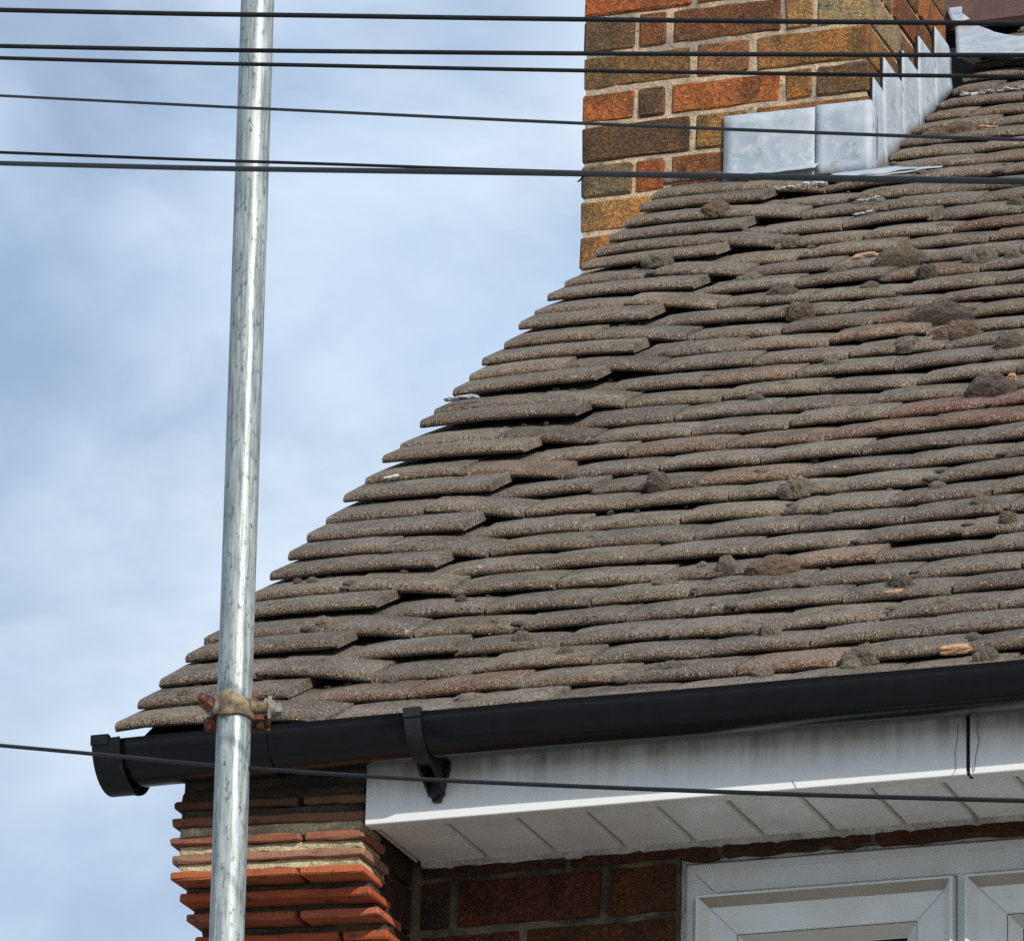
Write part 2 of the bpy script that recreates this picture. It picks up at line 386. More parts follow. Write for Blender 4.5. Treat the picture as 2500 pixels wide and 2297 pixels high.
# ---- fascia boards
FY = .05
fas = empty_part = None
def fascia_profile():
    p = [(FY+.012, -.02), (FY, -.02), (FY, -.1580), (FY+.0006, -.1595), (FY+.0022, -.1603), (FY+.005, -.1605), (FY+.024, -.1605), (FY+.024, -.1565), (FY+.012, -.1565)]
    return p
o1 = MB().sweep_x(fascia_profile(), .3765, 1.2735, 30).ob('fascia_board', FASC, house); autosmooth(o1, 50)
o2 = MB().sweep_x(fascia_profile(), 1.2795, XR, 30).ob('fascia_board', FASC, house); autosmooth(o2, 50)
MB().box(1.2737, 1.2793, FY+.004, FY+.010, -.159, -.02).ob('joint_gap_strip', FELT, o1)
# end return of the fascia box
MB().box(.3768, .381, FY+.0255, WY-.004, -.1555, -.03).ob('box_end_panel', SOFF, o1)
# cobweb strings either side of the joint
def web(pts, r=.00035): return MB().tube([(x, FY-.0012, z) for x, z in pts], r, 4)
for pts in ([(1.262, -.085), (1.261, -.110), (1.258, -.126), (1.259, -.152), (1.254, -.160)], [(1.291, -.083), (1.290, -.098), (1.293, -.112), (1.288, -.135), (1.286, -.156)],
            [(1.02, -.148), (1.024, -.154), (1.026, -.160)], [(1.283, -.150), (1.2845, -.158)]):
    web(pts).ob('cobweb_strand', FELT, o1)

# ---- soffit panels
sof = MB().box(.384, XR, FY+.026, WY+.02, -.1522, -.149).ob('soffit', upvc_material('brown_groove', (.36, .33, .28)), house)  # slab behind the panels, browner so that the grooves read darker
x = .3855; i = 0
while x < XR:
    w_ = .0995; e = min(x+w_, XR)
    p = [(x-.0005, -.1525), (x+.0012, -.1527), (x+.0030, -.1583), (x+.0060, -.1587), (e-.0045, -.1587), (e-.0012, -.1583), (e+.0002, -.1525)]
    v = []; 
    for (px, pz) in p: v += [(px, FY+.0255, pz), (px, WY+.004, pz)]
    f = [(2*j, 2*j+1, 2*j+3, 2*j+2) for j in range(6)]
    fixn(obj('soffit_panel', v, f, SOFF, sof)); 
    # the tongue lying in the groove
    x += .1062 if False else .1058; i += 1
# caulk line along the wall
v = []; f = []; n = 260
for j in range(n+1):
    X = .386+(XR-.386)*j/n; a = .006+.0035*mnoise.noise(Vector((X*38, 0, 2)))+.002*mnoise.noise(Vector((X*120, 3, 0)))
    if j % 11 == 5: a += .0035
    zc = -.1523
    v += [(X, WY-.009-a*.3, zc), (X, WY-.004, zc-.009-a*.45), (X, WY+.005, zc-.010-a)]
for j in range(n):
    for q in range(2): f.append((3*j+q, 3*j+q+1, 3*j+3+q+1, 3*j+3+q))
c = obj('caulk_bead', v, f, CAULK, sof, True); fixn(c)

# ---- window
win = empty('window_root', (WX0, WY, H+WZ0), None, None) if False else None
FYW = WY+.028
UPVC_SHADE = upvc_material('shaded_upvc', (.30, .27, .22)); UPVC_SHADE2 = upvc_material('half_shaded_upvc', (.52, .50, .46))  # darker frame plastics with the shade of down-facing faces in their colour
def rect_frame(x0, x1, z0, z1, prof):
    """mitred frame: prof = [(inset, y)] from outside to inside"""
    v = []; f = []
    for ins, y in prof: v += [(x0+ins, y, z0+ins), (x1-ins, y, z0+ins), (x1-ins, y, z1-ins), (x0+ins, y, z1-ins)]
    for i in range(len(prof)-1):
        for k in range(4):
            k2 = (k+1) % 4; f.append((4*i+k, 4*i+k2, 4*i+4+k2, 4*i+4+k))
    return v, f
v, f = rect_frame(WX0+.001, WX1-.001, WZ0, WZ1-.0015, [(0, FYW+.06), (0, FYW+.003), (.003, FYW), (.0125, FYW), (.0145, FYW+.0035), (.045, FYW+.0035), (.0475, FYW+.006), (.05, FYW+.012), (.05, FYW+.06)])
win = fixn(obj('window', v, f, UPVC, house))
win['label'] = 'white plastic casement window under the soffit'
# slim left jamb: the outer frame is narrower beside the wall
sz0, sz1 = WZ0+.05, WZ1-.0545
mull = [(1.1915, 1.2055), (1.592, 1.606)]
for a, b in mull:
    MB().box(a, b, FYW+.004, FYW+.06, sz0-.004, sz1+.006).ob('mullion', UPVC, win)
for a, b in ((.8045, 1.1900), (1.2070, 1.5905), (1.6075, 1.9250)):
    v, f = rect_frame(a, b, sz0, sz1, [(0, FYW+.05), (0, FYW-.0145), (.0012, FYW-.0165), (.0042, FYW-.0165), (.0165, FYW-.0010), (.0565, FYW+.0020), (.0580, FYW+.004)])
    sh = fixn(obj('sash', v, f, [UPVC, UPVC_SHADE], win)); sh.data.polygons[3*4+2].material_index = 1; sh.data.polygons[0*4+2].material_index = 1  # shade painted on the top rail's step
    v, f = rect_frame(a+.0575, b-.0575, sz0+.0575, sz1-.0575, [(0, FYW+.008), (.0015, FYW+.0045), (.0185, FYW+.0185), (.0205, FYW+.0205), (.0205, FYW+.03)])
    gb = fixn(obj('glazing_bead', v, f, [UPVC, UPVC_SHADE2], sh)); gb.data.polygons[1*4+2].material_index = 1  # weaker painted shade on the bead's top member
    v, f = rect_frame(a+.0772, b-.0772, sz0+.0772, sz1-.0772, [(0, FYW+.0195), (.0025, FYW+.0195), (.003, FYW+.0255)])
    fixn(obj('gasket', v, f, FELT, sh))
    MB().box(a+.070, b-.070, FYW+.0255, FYW+.0295, sz0+.07, sz1-.07).ob('pane', GLASS, sh)
    # mitre joints of the welded corners
    for (cx, cz, dx) in ((a, sz1, 1), (b, sz1, -1)):
        MB().tube([(cx+dx*.017, FYW-.0010, cz-.017), (cx+dx*.0565, FYW+.0020, cz-.0565)], .0004, 4).ob('mitre_joint', STEEL, sh)
for (cx, dx) in ((WX0, 1), (WX1, -1)):
    MB().tube([(cx+dx*.016, FYW+.0033, WZ1-.017), (cx+dx*.044, FYW+.0033, WZ1-.045)], .0005, 4).ob('mitre_joint', STEEL, win)
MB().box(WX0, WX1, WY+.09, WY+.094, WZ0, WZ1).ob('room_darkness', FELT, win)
# sealant at the window head
v = []; f = []; n = 90
for j in range(n+1):
    X = WX0-.004+(1.99-WX0)*j/n; a = .004*mnoise.noise(Vector((X*25, 5, 2)))
    v += [(X, WY+.005, WZ1+.0035+a), (X, FYW-.001, WZ1-.002+a*.4)]
for j in range(n): f.append((2*j, 2*j+1, 2*j+3, 2*j+2))
fixn(obj('sealant_bead', v, f, CAULK, win, True))
v = []; f = []
for j in range(n+1):
    z = WZ1+.004-(.62)*j/n; a = .003*mnoise.noise(Vector((z*40, 1, 7)))
    v += [(WX0-.005+a, WY+.004, z), (WX0+.004+a*.4, FYW-.001, z)]
for j in range(n): f.append((2*j, 2*j+1, 2*j+3, 2*j+2))
fixn(obj('sealant_bead', v, f, CAULK, win, True))

# ------------------------------------------------------------------ gutter
GY, GZ, GR = -.004, -.0345, .0555
def arc_profile(r, t, a0=180, a1=360, n=20, lip=.004):
    o_ = [(GY+r*math.cos(math.radians(a0+(a1-a0)*i/n)), GZ+r*math.sin(math.radians(a0+(a1-a0)*i/n))) for i in range(n+1)]
    i_ = [(GY+(r-t)*math.cos(math.radians(a0+(a1-a0)*i/n)), GZ+(r-t)*math.sin(math.radians(a0+(a1-a0)*i/n))) for i in reversed(range(n+1))]
    return o_+i_
def ribbed():
    o_ = []
    for i in range(41):
        an = 180+180*i/40; r = GR
        if 9 <= i <= 11: r += .0012
        if i in (0, 40): r += .002
        o_.append((GY+r*math.cos(math.radians(an)), GZ+r*math.sin(math.radians(an))))
    i_ = [(GY+(GR-.003)*math.cos(math.radians(360-180*i/24)), GZ+(GR-.003)*math.sin(math.radians(360-180*i/24))) for i in range(25)]
    return o_+i_
v = MB(); pr = ribbed(); v.sweep_x(pr, .012, XR, 60)
for p in v.v:
    p.z += .0016*math.sin(p.x*3.1+.4)-.001+.0012*mnoise.noise(Vector((p.x*5, 0, 0)))
gut = autosmooth(v.ob('gutter', BLACK, house), 40)
ec = MB().sweep_x(arc_profile(GR+.0100, .0125), -.006, .034, 1)
dv = [(-.006, GY, GZ)]+[(-.006, GY+(GR+.0075)*math.cos(math.radians(180+180*i/20)), GZ+(GR+.0075)*math.sin(math.radians(180+180*i/20))) for i in range(21)]
dv2 = [(-.0015, y, z) for (x_, y, z) in dv]
ec.add(dv+dv2, [tuple(range(22)), tuple(reversed(range(22, 44)))]+[(i, i+1, i+23, i+22) for i in range(0, 21)])
ec.sweep_x(arc_profile(GR+.0115, .004), .0335, .0375, 1)
e1 = autosmooth(ec.ob('gutter_end_cap', BLACKD, gut), 40)
MB().box(-.007, .020, GY-GR-.0125, GY-GR-.002, GZ-.010, GZ+.005).ob('cap_clip', BLACKD, e1)
# short joint sleeve of the left length
js = MB().sweep_x(arc_profile(GR+.003, .004), .200, .262, 1); autosmooth(js.ob('gutter_sleeve', BLACK, gut), 40)
def bracket(x):
    b_ = MB().sweep_x(arc_profile(GR+.0050, .006), x-.012, x+.012, 1)
    b_.box(x-.013, x+.013, GY-GR-.0075, GY-GR+.002, GZ-.008, GZ+.006)
    pts = [(x-.020, -.040), (x+.020, -.040), (x+.019, -.090), (x+.006, -.137), (x-.005, -.137), (x-.018, -.090)]
    m_ = len(pts); b0 = [(px, FY-.010, pz) for px, pz in pts]; b1 = [(px, FY-.0005, pz) for px, pz in pts]
    b_.add(b0+b1, [tuple(range(m_)), tuple(reversed(range(m_, 2*m_)))]+[(i, (i+1) % m_, m_+(i+1) % m_, m_+i) for i in range(m_)])
    for xx in (x-.011, x+.011):
        b_.add([(xx-.0018, GY-.020, GZ-GR+.002), (xx+.0018, GY-.020, GZ-GR+.002), (xx+.0018, FY-.004, -.128), (xx-.0018, FY-.004, -.128), (xx-.0018, FY-.004, -.06), (xx+.0018, FY-.004, -.06)],
               [(0, 1, 2, 3), (3, 2, 5, 4), (0, 3, 4), (1, 5, 2), (0, 4, 5, 1)])
    o_ = fixn(b_.ob('gutter_bracket', BLACKD, gut)); autosmooth(o_, 40)
    s_ = MB().tube([(x, FY-.011, -.128), (x, FY-.017, -.129), (x, FY-.019, -.129)], [.005, .005, .0025], 10).ob('screw', BLACKD, o_)
    return o_
for x in (.487, 1.49, 2.49): bracket(x)

# ------------------------------------------------------------------ roof
deck = MB()
def slab(x0, x1, u0, u1, h0, h1):
    q = [roofpt(x0, u0, h0), roofpt(x1, u0, h0), roofpt(x1, u1, h0), roofpt(x0, u1, h0), roofpt(x0, u0, h1), roofpt(x1, u0, h1), roofpt(x1, u1, h1), roofpt(x0, u1, h1)]
    deck.add(q, [(3, 2, 1, 0), (4, 5, 6, 7), (0, 1, 5, 4), (1, 2, 6, 5), (2, 3, 7, 6), (3, 0, 4, 7)])
UR = 4.46                      # ridge
slab(.045, XR, .10, 2.98, -.10, -.052); slab(.41, XR, 2.98, 3.80, -.10, -.052); slab(.045, XR, 3.80, UR, -.10, -.052)
slab(.03, .20, .012, 3.05, -.035, -.022)                       # undercloak strip at the verge
yr = U.y*UR; zr = U.z*UR
deck.add([(.03, yr, zr-.03), (XR, yr, zr-.03), (XR, 2*yr, -.08), (.03, 2*yr, -.08), (.03, yr, zr-.09), (XR, yr, zr-.09), (XR, 2*yr, -.14), (.03, 2*yr, -.14)],
         [(0, 1, 2, 3), (7, 6, 5, 4), (0, 4, 5, 1), (1, 5, 6, 2), (2, 6, 7, 3), (3, 7, 4, 0)])
roof = fixn(deck.ob('roof', FELT, house))
MB().add([(.03, -.02, -.030), (XR, -.02, -.030), (XR, .06, -.022), (.03, .06, -.022), (.03, -.02, -.033), (XR, -.02, -.033), (XR, .06, -.025), (.03, .06, -.025)],
         [(0, 1, 2, 3), (7, 6, 5, 4), (0, 4, 5, 1), (1, 5, 6, 2), (2, 6, 7, 3), (3, 7, 4, 0)]).ob('eaves_felt', FELT, roof)

TT = .0150; GA = .0988
def tile_verts(w, seed, nx=7):
    rr = random.Random(seed)
    prof = [(.005, .0), (.0008, .0020), (-.0010, .0060), (.0003, .0098), (.0040, .0130), (.0125, TT), (.055, TT+.0008), (.108, TT), (.262, TT-.001), (.262, .0)]
    v = []; ph = rr.uniform(0, 9); cam_ = rr.uniform(.0012, .0034)
    for i in range(nx+1):
        s_ = i/nx; x = w*s_
        e = (abs(s_-.5)*2)**4
        zc = -cam_*(2*s_-1)**2 + .0012*mnoise.noise(Vector((x*30+ph, seed, 0)))
        yj = .0022*mnoise.noise(Vector((x*45+ph, 3, seed)))+rr.uniform(-.0005, .0005) + e*.003
        for j, (y, z) in enumerate(prof):
            fade = 1 if j < 6 else .3
            ex = (-.0016 if i == 0 else (.0016 if i == nx else 0))*(1 if 1 <= j <= 4 else 0)*rr.uniform(-1, .4)
            jz = rr.uniform(-.0005, .0005) if j < 8 else 0
            jy = rr.uniform(-.0006, .0006) if 0 < j < 6 else 0
            v.append((x+ex, y+(yj+jy)*fade, z+zc+jz - (e*.0015 if 2 <= j <= 6 else 0)))
    n = len(prof); f = []
    for i in range(nx):
        for j in range(n): f.append((i*n+j, (i+1)*n+j, (i+1)*n+(j+1) % n, i*n+(j+1) % n))
    f.append(tuple(range(n))); f.append(tuple(reversed([nx*n+j for j in range(n)])))
    return v, f
def tile_mesh(w, seed):
    v, f = tile_verts(w, seed); me = mesh_from('roof_tile', v, f, TILE)
    bm = bmesh.new(); bm.from_mesh(me); bmesh.ops.recalc_face_normals(bm, faces=bm.faces); bm.to_mesh(me); bm.free()
    for p in me.polygons: p.use_smooth = True
    bm = bmesh.new(); bm.from_mesh(me)
    for e in bm.edges:
        if len(e.link_faces) == 2 and e.calc_face_angle(0) > math.radians(55): e.smooth = False
    bm.to_mesh(me); bm.free(); return me
TW, TL = .1645, .258
SHORT = [tile_mesh(TW, s_) for s_ in range(14)]; LW = [.238, .246, .252, .258, .264, .272, .243, .260]; LONG = [tile_mesh(w_, 50+i_) for i_, w_ in enumerate(LW)]
CUT = tile_mesh(.085, 77)
def hmain(x, u):
    t = min(1, max(0, (x-.22)/.7)); t = t*t*(3-2*t)
    return -.0235-.010*t + .003*mnoise.noise(Vector((x*2.5, u*2.2, 4)))
tilt = math.atan((TT+.0014)/GA)
def tile_matrix(x, u, h, w, roll=0, yaw=0, kick=0, hr=None):
    """x,u,h of the left nose corner; roll lowers the right end"""
    yv = (U*math.cos(tilt-kick) - NR*math.sin(tilt-kick)); zv = (U*math.sin(tilt-kick)+NR*math.cos(tilt-kick)); xv = Vector((1, 0, 0))
    m_ = Matrix((xv, yv, zv)).transposed()
    m_ = m_ @ Matrix.Rotation(yaw, 3, 'Z') @ Matrix.Rotation(roll, 3, 'Y')
    m4 = m_.to_4x4(); m4.translation = roofpt(x, u, h) + Vector((0, 0, H)); return m4
stuffv = []; stufff = []
tint_special = {(27, 1): None}
def tint():
    q = rnd.random()
    if q < .05: return (1.14, .98, .93)
    if q < .10: return (.82, .80, .80)
    if q < .16: return (1.12, 1.10, 1.05)
    if q < .30: return (1.12, 1.08, 1.04)
    return (1, 1, 1)
ntile = 0; CORN = []
RED = {(26, .733): (1.0, .74, .72), (14, .998): (.98, .72, .73), (13, 1.049): (.98, .74, .74), (20, .778): (1.1, .85, .78), (1, .518): (1.15, .9, .85)}
def place_tile(me, w, x, u, h, row, roll=0, yaw=0, kick=0, vis=True):
    global ntile
    m4 = tile_matrix(x, u, h, w, roll, yaw, kick)
    if vis: CORN.append((x, u, h))
    if vis and ntile < 299:
        o = bpy.data.objects.new('roof_tile', me); SC.collection.objects.link(o); o.parent = roof
        m4 = m4.copy(); m4.translation -= WL[roof]; o.matrix_basis = m4
        c = tint()
        for (r_, xr_), cc_ in RED.items():
            if r_ == row and x-.01 <= xr_ <= x+w: c = cc_; o['label'] = 'reddish roof tile'
        o.color = (*c, 1); ntile += 1
    else:
        b = len(stuffv)
        m4 = m4.copy(); m4.translation -= Vector((0, 0, H))
        stuffv.extend([m4 @ v.co for v in me.vertices]); stufff.extend([tuple(b+i for i in p.vertices) for p in me.polygons])
for row in range(0, 43):
    u = row*GA; xmax = 1.56-.225*u
    if row >= 32:
        xs = .405 + rnd.uniform(-.012, .012) + (0.09 if row % 2 else 0.0)
        if row >= 42: xs = .44
        if row % 2 and row > 32: place_tile(CUT, .085, xs-.087, u, hmain(.5, u)+rnd.uniform(-.001, .001), row)
        x = xs
        first = True
    elif row % 2 == 1:
        # tile-and-a-half on the verge, lifted on its bedding
        lift = rnd.uniform(-.003, .004)+.006*math.exp(-((u-1.5)/.6)**2); li = rnd.randrange(8)
        place_tile(LONG[li], LW[li], rnd.uniform(-.005, .006), u+rnd.uniform(-.006, .004), lift, row, math.radians(rnd.uniform(-.4, 1.4)), math.radians(rnd.uniform(-1.3, 1.0)), math.radians(rnd.uniform(-1, 1)))
        x = LW[li]+.010+rnd.uniform(-.006, .012)
    else:
        lift = rnd.uniform(-.004, .001)
        place_tile(SHORT[rnd.randrange(14)], TW, rnd.uniform(-.003, .004), u+rnd.uniform(-.004, .003), lift, row, math.radians(rnd.uniform(-.3, 1.5)), math.radians(rnd.uniform(-1, 1)), math.radians(rnd.uniform(-1, 1)))
        x2 = TW+.004
        h0 = -.002+rnd.uniform(-.003, .003); h1 = hmain(x2+TW, u)
        place_tile(SHORT[rnd.randrange(14)], TW, x2, u+rnd.uniform(-.003, .003), h0, row, math.atan((h0-h1)/TW)*rnd.uniform(.7, 1.0), math.radians(rnd.uniform(-1.2, .4)))
        x = x2+TW+.003
    while x < XR-TW:
        h = hmain(x, u)+rnd.gauss(0, .0013)
        roll = math.atan((hmain(x, u)-hmain(x+TW, u))/TW)+math.radians(rnd.gauss(0, .8))
        place_tile(SHORT[rnd.randrange(14)], TW, x, u+rnd.gauss(0, .0016), h, row, roll, math.radians(rnd.gauss(0, .45)), math.radians(rnd.gauss(0, .7)), x < xmax)
        x += TW+.0022+rnd.uniform(-.001, .0016)
print('NTILE', ntile)
if stuffv:
    so = obj('roof_tiles_beyond', stuffv, stufff, TILE, roof, True); so['kind'] = 'stuff'; so.color = (1, 1, 1, 1)
    autosmooth(so, 55)
# behind the chimney: courses seen over the lead
# ridge tiles
for i, x in enumerate((.10, .56, 1.02, 1.48, 1.94, 2.40)):
    mb = MB(); pr = []
    for a in range(13):
        an = math.radians(-58+116*a/12); pr.append((yr+math.sin(an)*.150, zr-.048+math.cos(an)*.150))
    pr2 = [(yr+math.sin(math.radians(58-116*a/12))*.134, zr-.048+math.cos(math.radians(58-116*a/12))*.134) for a in range(13)]
    mb.sweep_x(pr+pr2, x, min(x+.455, XR), 4)
    # the seaward skirt of the ridge tile
    autosmooth(mb.ob('ridge_tile', RIDGE, roof), 50)
    mb = MB()
    q = [roofpt(x, 4.195, -.014), roofpt(min(x+.455, XR), 4.195, -.014), roofpt(min(x+.455, XR), 4.36, .062), roofpt(x, 4.36, .062)]
    q2 = [p+NR*.014 for p in q]
    mb.add(q+q2, [(3, 2, 1, 0), (4, 5, 6, 7), (0, 1, 5, 4), (1, 2, 6, 5), (2, 3, 7, 6), (3, 0, 4, 7)])
    fixn(mb.ob('ridge_tile_skirt', RIDGE, roof))

# ------------------------------------------------------------------ chimney
CX0, CX1, CY0, CY1 = -.1715, .3935, 2.45, 2.965
core = MB().box(CX0+.0045, CX1-.0045, CY0+.0045, CY1-.0045, -.5, 3.35).ob('chimney', MORT, house)
beds = [2.207+.0745*(15-i) for i in range(15)] + [2.207, 2.1306, 2.0545, 1.9859, 1.9063, 1.835, 1.7639, 1.6906, 1.617, 1.543]+[1.543-.0745*(i+1) for i in range(12)]
beds = sorted(set(round(b, 4) for b in beds), reverse=True)
# index of course A (header, closer, stretcher, closer, header) lying under bed 2.207
iA = beds.index(2.207)
G = .0046
def sr(c, k=.72):
    l = list(L(c)); rt = l[0]/l[1]; l[1] *= 1.16 if rt > 3.2 else .93 if rt < 2 else 1; g_ = .3*l[0]+.5*l[1]+.2*l[2]; return tuple((x*.82+g_*.18)*k*q for x, q in zip(l, (1, 1.02, .95)))
A_x = [(-.1715, -.070), (-.0600, -.008), (.0065, .2190), (.2310, .2820), (.2930, .3935)]
B_x = [(-.1715, .0420), (.0550, .1570), (.1750, .3935)]
A_col = {0: [(112, 90, 64), (138, 84, 46), (120, 78, 52), (176, 128, 70), (172, 150, 105)], 2: [(172, 88, 40), (122, 92, 60), (182, 92, 36), (156, 104, 46), (118, 92, 56)],
         4: [(128, 112, 80), (158, 78, 36), (138, 84, 50), (150, 95, 50), (130, 90, 55)], 6: [(178, 118, 60), (150, 90, 45), (140, 80, 40), (150, 95, 50), (130, 90, 55)]}
B_col = {-1: [(172, 84, 40), (170, 110, 50), (150, 110, 60)], 1: [(140, 106, 58), (150, 100, 66), (164, 112, 52)], 3: [(108, 82, 55), (160, 116, 56), (150, 100, 50)], 5: [(182, 130, 66), (160, 110, 60), (150, 100, 55)]}
pal = [(150, 92, 50), (120, 90, 60), (172, 96, 42), (140, 110, 70), (128, 78, 50), (165, 120, 62)]
kk = 0
for bi in range(len(beds)-1):
    zt, zb = beds[bi]-G, beds[bi+1]+G*.9
    rel = bi-iA; isA = rel % 2 == 0
    spans = A_x if isA else B_x
    cols = (A_col if isA else B_col).get(rel)
    for j, (a, b) in enumerate(spans):
        c = cols[j] if cols else pal[(kk*7+j) % 6]
        corner = j in (0, len(spans)-1)
        dpt = (.215 if isA else .1025) if corner else .10
        v, f = rough_block(a, b, CY0+rnd.uniform(-.002, .002), CY0+dpt, zb+rnd.uniform(-.001, .0015), zt+rnd.uniform(-.0015, .001), 4000+kk, .0034, .0015)
        obj('brick', v, f, BRICK, core, False, sr(c)); kk += 1
    # side (right) face
    ys = [(CY0+.226, CY0+.328), (CY0+.339, CY1)] if isA else [(CY0+.1135, CY0+.158), (CY0+.169, CY0+.384), (CY0+.395, CY1)]
    scol = [(140, 100, 66), (176, 104, 42), (120, 88, 62), (150, 92, 48), (134, 72, 44)]
    for j, (a, b) in enumerate(ys):
        v, f = rough_block(CX1-.10, CX1+rnd.uniform(-.001, .001), a, b, zb, zt, 5000+kk, .0024, .0012)
        obj('brick', v, f, BRICK, core, False, sr(scol[(kk*3+j) % 5])); kk += 1
    ys = [(CY0+.226, CY0+.50)] if isA else [(CY0+.1135, CY0+.32), (CY0+.331, CY0+.50)]
    for j, (a, b) in enumerate(ys):
        v, f = rough_block(CX0, CX0+.10, a, b, zb, zt, 6000+kk, .0024, .0012)
        obj('brick', v, f, BRICK, core, False, sr(pal[(kk+j) % 6])); kk += 1

# lead apron across the front and its return round the corner
def wavy_sheet(name, grid, parent, th=.0022, mat=None):
    """grid[i][j] of points -> a thin lead sheet with thickness"""
    ni, nj = len(grid), len(grid[0]); v = [Vector(p) for r_ in grid for p in r_]
    f = [(i*nj+j, (i+1)*nj+j, (i+1)*nj+j+1, i*nj+j+1) for i in range(ni-1) for j in range(nj-1)]
    o = obj(name, v, f, mat or LEAD, parent, True); fixn(o)
    md = o.modifiers.new('thickness', 'SOLIDIFY'); md.thickness = th; md.offset = 0
    return o
def apron(x0, x1, zt0, zt1, zb0, zb1, y, seed):
    g_ = []
    for i in range(9):
        s_ = i/8; X = x0+(x1-x0)*s_; r_ = []
        for j in range(8):
            t = j/7; z = (zt0+(zt1-zt0)*s_)*(1-t)+(zb0+(zb1-zb0)*s_)*t
            yy = y+.0010*mnoise.noise(Vector((X*22, z*22, seed)))-.006*max(0, t-.75)*4*.6
            r_.append((X+.0012*mnoise.noise(Vector((z*60, seed, 1))), yy, z+.0012*mnoise.noise(Vector((X*60, seed, 3)))))
        g_.append(r_)
    return g_
a1 = wavy_sheet('lead_apron', apron(.113, .298, 1.9685, 1.9655, 1.832, 1.822, CY0-.0045, 1), core)
g_ = apron(.2955, .4000, 1.9670, 1.9660, 1.826, 1.822, CY0-.0075, 2)
# fold round the corner
g_ += [[(.4015, CY0+.004, p[2]) for p in g_[-1]], [(.4015, CY0+.018, max(1.835, p[2]+.004-.004)) for p in g_[-1]],
       [(.4005, CY0+.038, 1.856+(p[2]-1.822)*(.088/.145)) for p in g_[-1]]]
a2 = wavy_sheet('lead_apron', g_, core)
# lead skirt lying on the tiles under the apron
def on_roof(pts, h): return [roofpt(x_, u_, h) for x_, u_ in pts]
def skirt(x0, x1, u0, u1, h0, seed):
    g_ = []
    n = 26
    for i in range(n):
        X = x0+(x1-x0)*i/(n-1); r_ = []
        fa = 1-max(0, (X-.45)/max(.001, x1-.45))*.9 if x1 > .46 else 1
        for j in range(4):
            t = j/3; hh = h0+.004*mnoise.noise(Vector((X*24, seed, 0)))*(1-t)
            uu = u0+(u1-u0)*(t)
            if X > .45: uu = u0+.02*((X-.45)/.2)+(u1-u0)*t*fa
            r_.append(roofpt(X, uu, hh))
        g_.append(r_)
    return g_
wavy_sheet('lead_skirt', skirt(.30, .55, 2.992, 3.036, -.011, 3), core, .002)
wavy_sheet('lead_skirt', skirt(.115, .30, 3.035, 3.07, .008, 5), core, .002)
wavy_sheet('lead_skirt', skirt(.33, .50, 2.998, 3.036, -.008, 8), core, .0018)
# stepped side flashing: saw-tooth top, foot under the tiles
ylist = [2.462, 2.526, 2.652, 2.757, 2.871, 2.975]
ztop = [2.020, 2.0875, 2.1555, 2.2300, 2.2985, 2.31]
def roofz(y, h=0): return (y+math.sin(PITCH)*h)*math.tan(PITCH)+h*math.cos(PITCH)
for i in range(5):
    ya, yb = ylist[i], ylist[i+1]+(.02 if i < 4 else .012); zt = ztop[i]; g_ = []
    nn = 7
    for q in range(nn):
        t = q/(nn-1); Y = ya+(yb-ya)*t; zb = roofz(Y, -.03); xo = CX1+.0045+.0009*(i % 2)+.0008*(1-t)
        zt_ = zt-.0 if t < .98 else zt
        r_ = []
        # the toe of each step runs back down to the next piece
        top = zt if True else 0
        top = zt - max(0, (Y-ylist[i+1]))*1.2
        for j in range(6):
            s_ = j/5; z = top+(zb-top)*s_
            r_.append((xo+.0007*mnoise.noise(Vector((Y*30, z*30, i)))+(.004*(s_**4)), Y, z))
        g_.append(r_)
    wavy_sheet('lead_step_flashing', g_, core, .0024)
for i in range(5):
    ya = ylist[i]; zt = ztop[i]
    MB().box(CX1+.001, CX1+.0052, ya-.0042, ya-.0012, zt-.078, zt-.002).ob('edge_shadow_strip', FELT, core)  # dark strip standing in for the shadow line beside each lead edge
# foot of the flashing before the first step
g_ = []
for q in range(5):
    Y = CY0-.004+.10*q/4; top = min(1.945, 1.951-.1*(Y-CY0)); zb = roofz(Y, -.03)
    g_.append([(CX1+.0042+.004*((j/4)**4), Y, top+(zb-top)*j/4) for j in range(5)])
wavy_sheet('lead_step_flashing', g_, core, .002)
# lead saddle behind the chimney lying over the tiles
def patch(name, L_, R_, n=12, m_=8, h=.012, seed=0, lift=0):
    g_ = []
    for i in range(n):
        t = i/(n-1); r_ = []
        def along(P):
            k_ = t*(len(P)-1); a_ = min(int(k_), len(P)-2); s_ = k_-a_
            return (P[a_][0]*(1-s_)+P[a_+1][0]*s_, P[a_][1]*(1-s_)+P[a_+1][1]*s_)
        p0, p1 = along(L_), along(R_)
        for j in range(m_):
            s_ = j/(m_-1); X = p0[0]*(1-s_)+p1[0]*s_; uu = p0[1]*(1-s_)+p1[1]*s_
            hh = h+.004*mnoise.noise(Vector((X*14, uu*14, seed)))+lift*(1-s_)**2
            r_.append(roofpt(X, uu, hh))
        g_.append(r_)
    return wavy_sheet(name, g_, core, .0024)
patch('lead_saddle', [(.392, 3.822), (.46, 3.79), (.56, 3.752), (.66, 3.722)], [(.322, 4.116), (.37, 4.098), (.432, 4.000), (.62, 3.83)], 18, 8, .012, 4)
patch('lead_saddle', [(.322, 4.10), (.292, 4.19), (.247, 4.38)], [(.352, 4.12), (.325, 4.172), (.279, 4.367)], 9, 5, .022, 6)

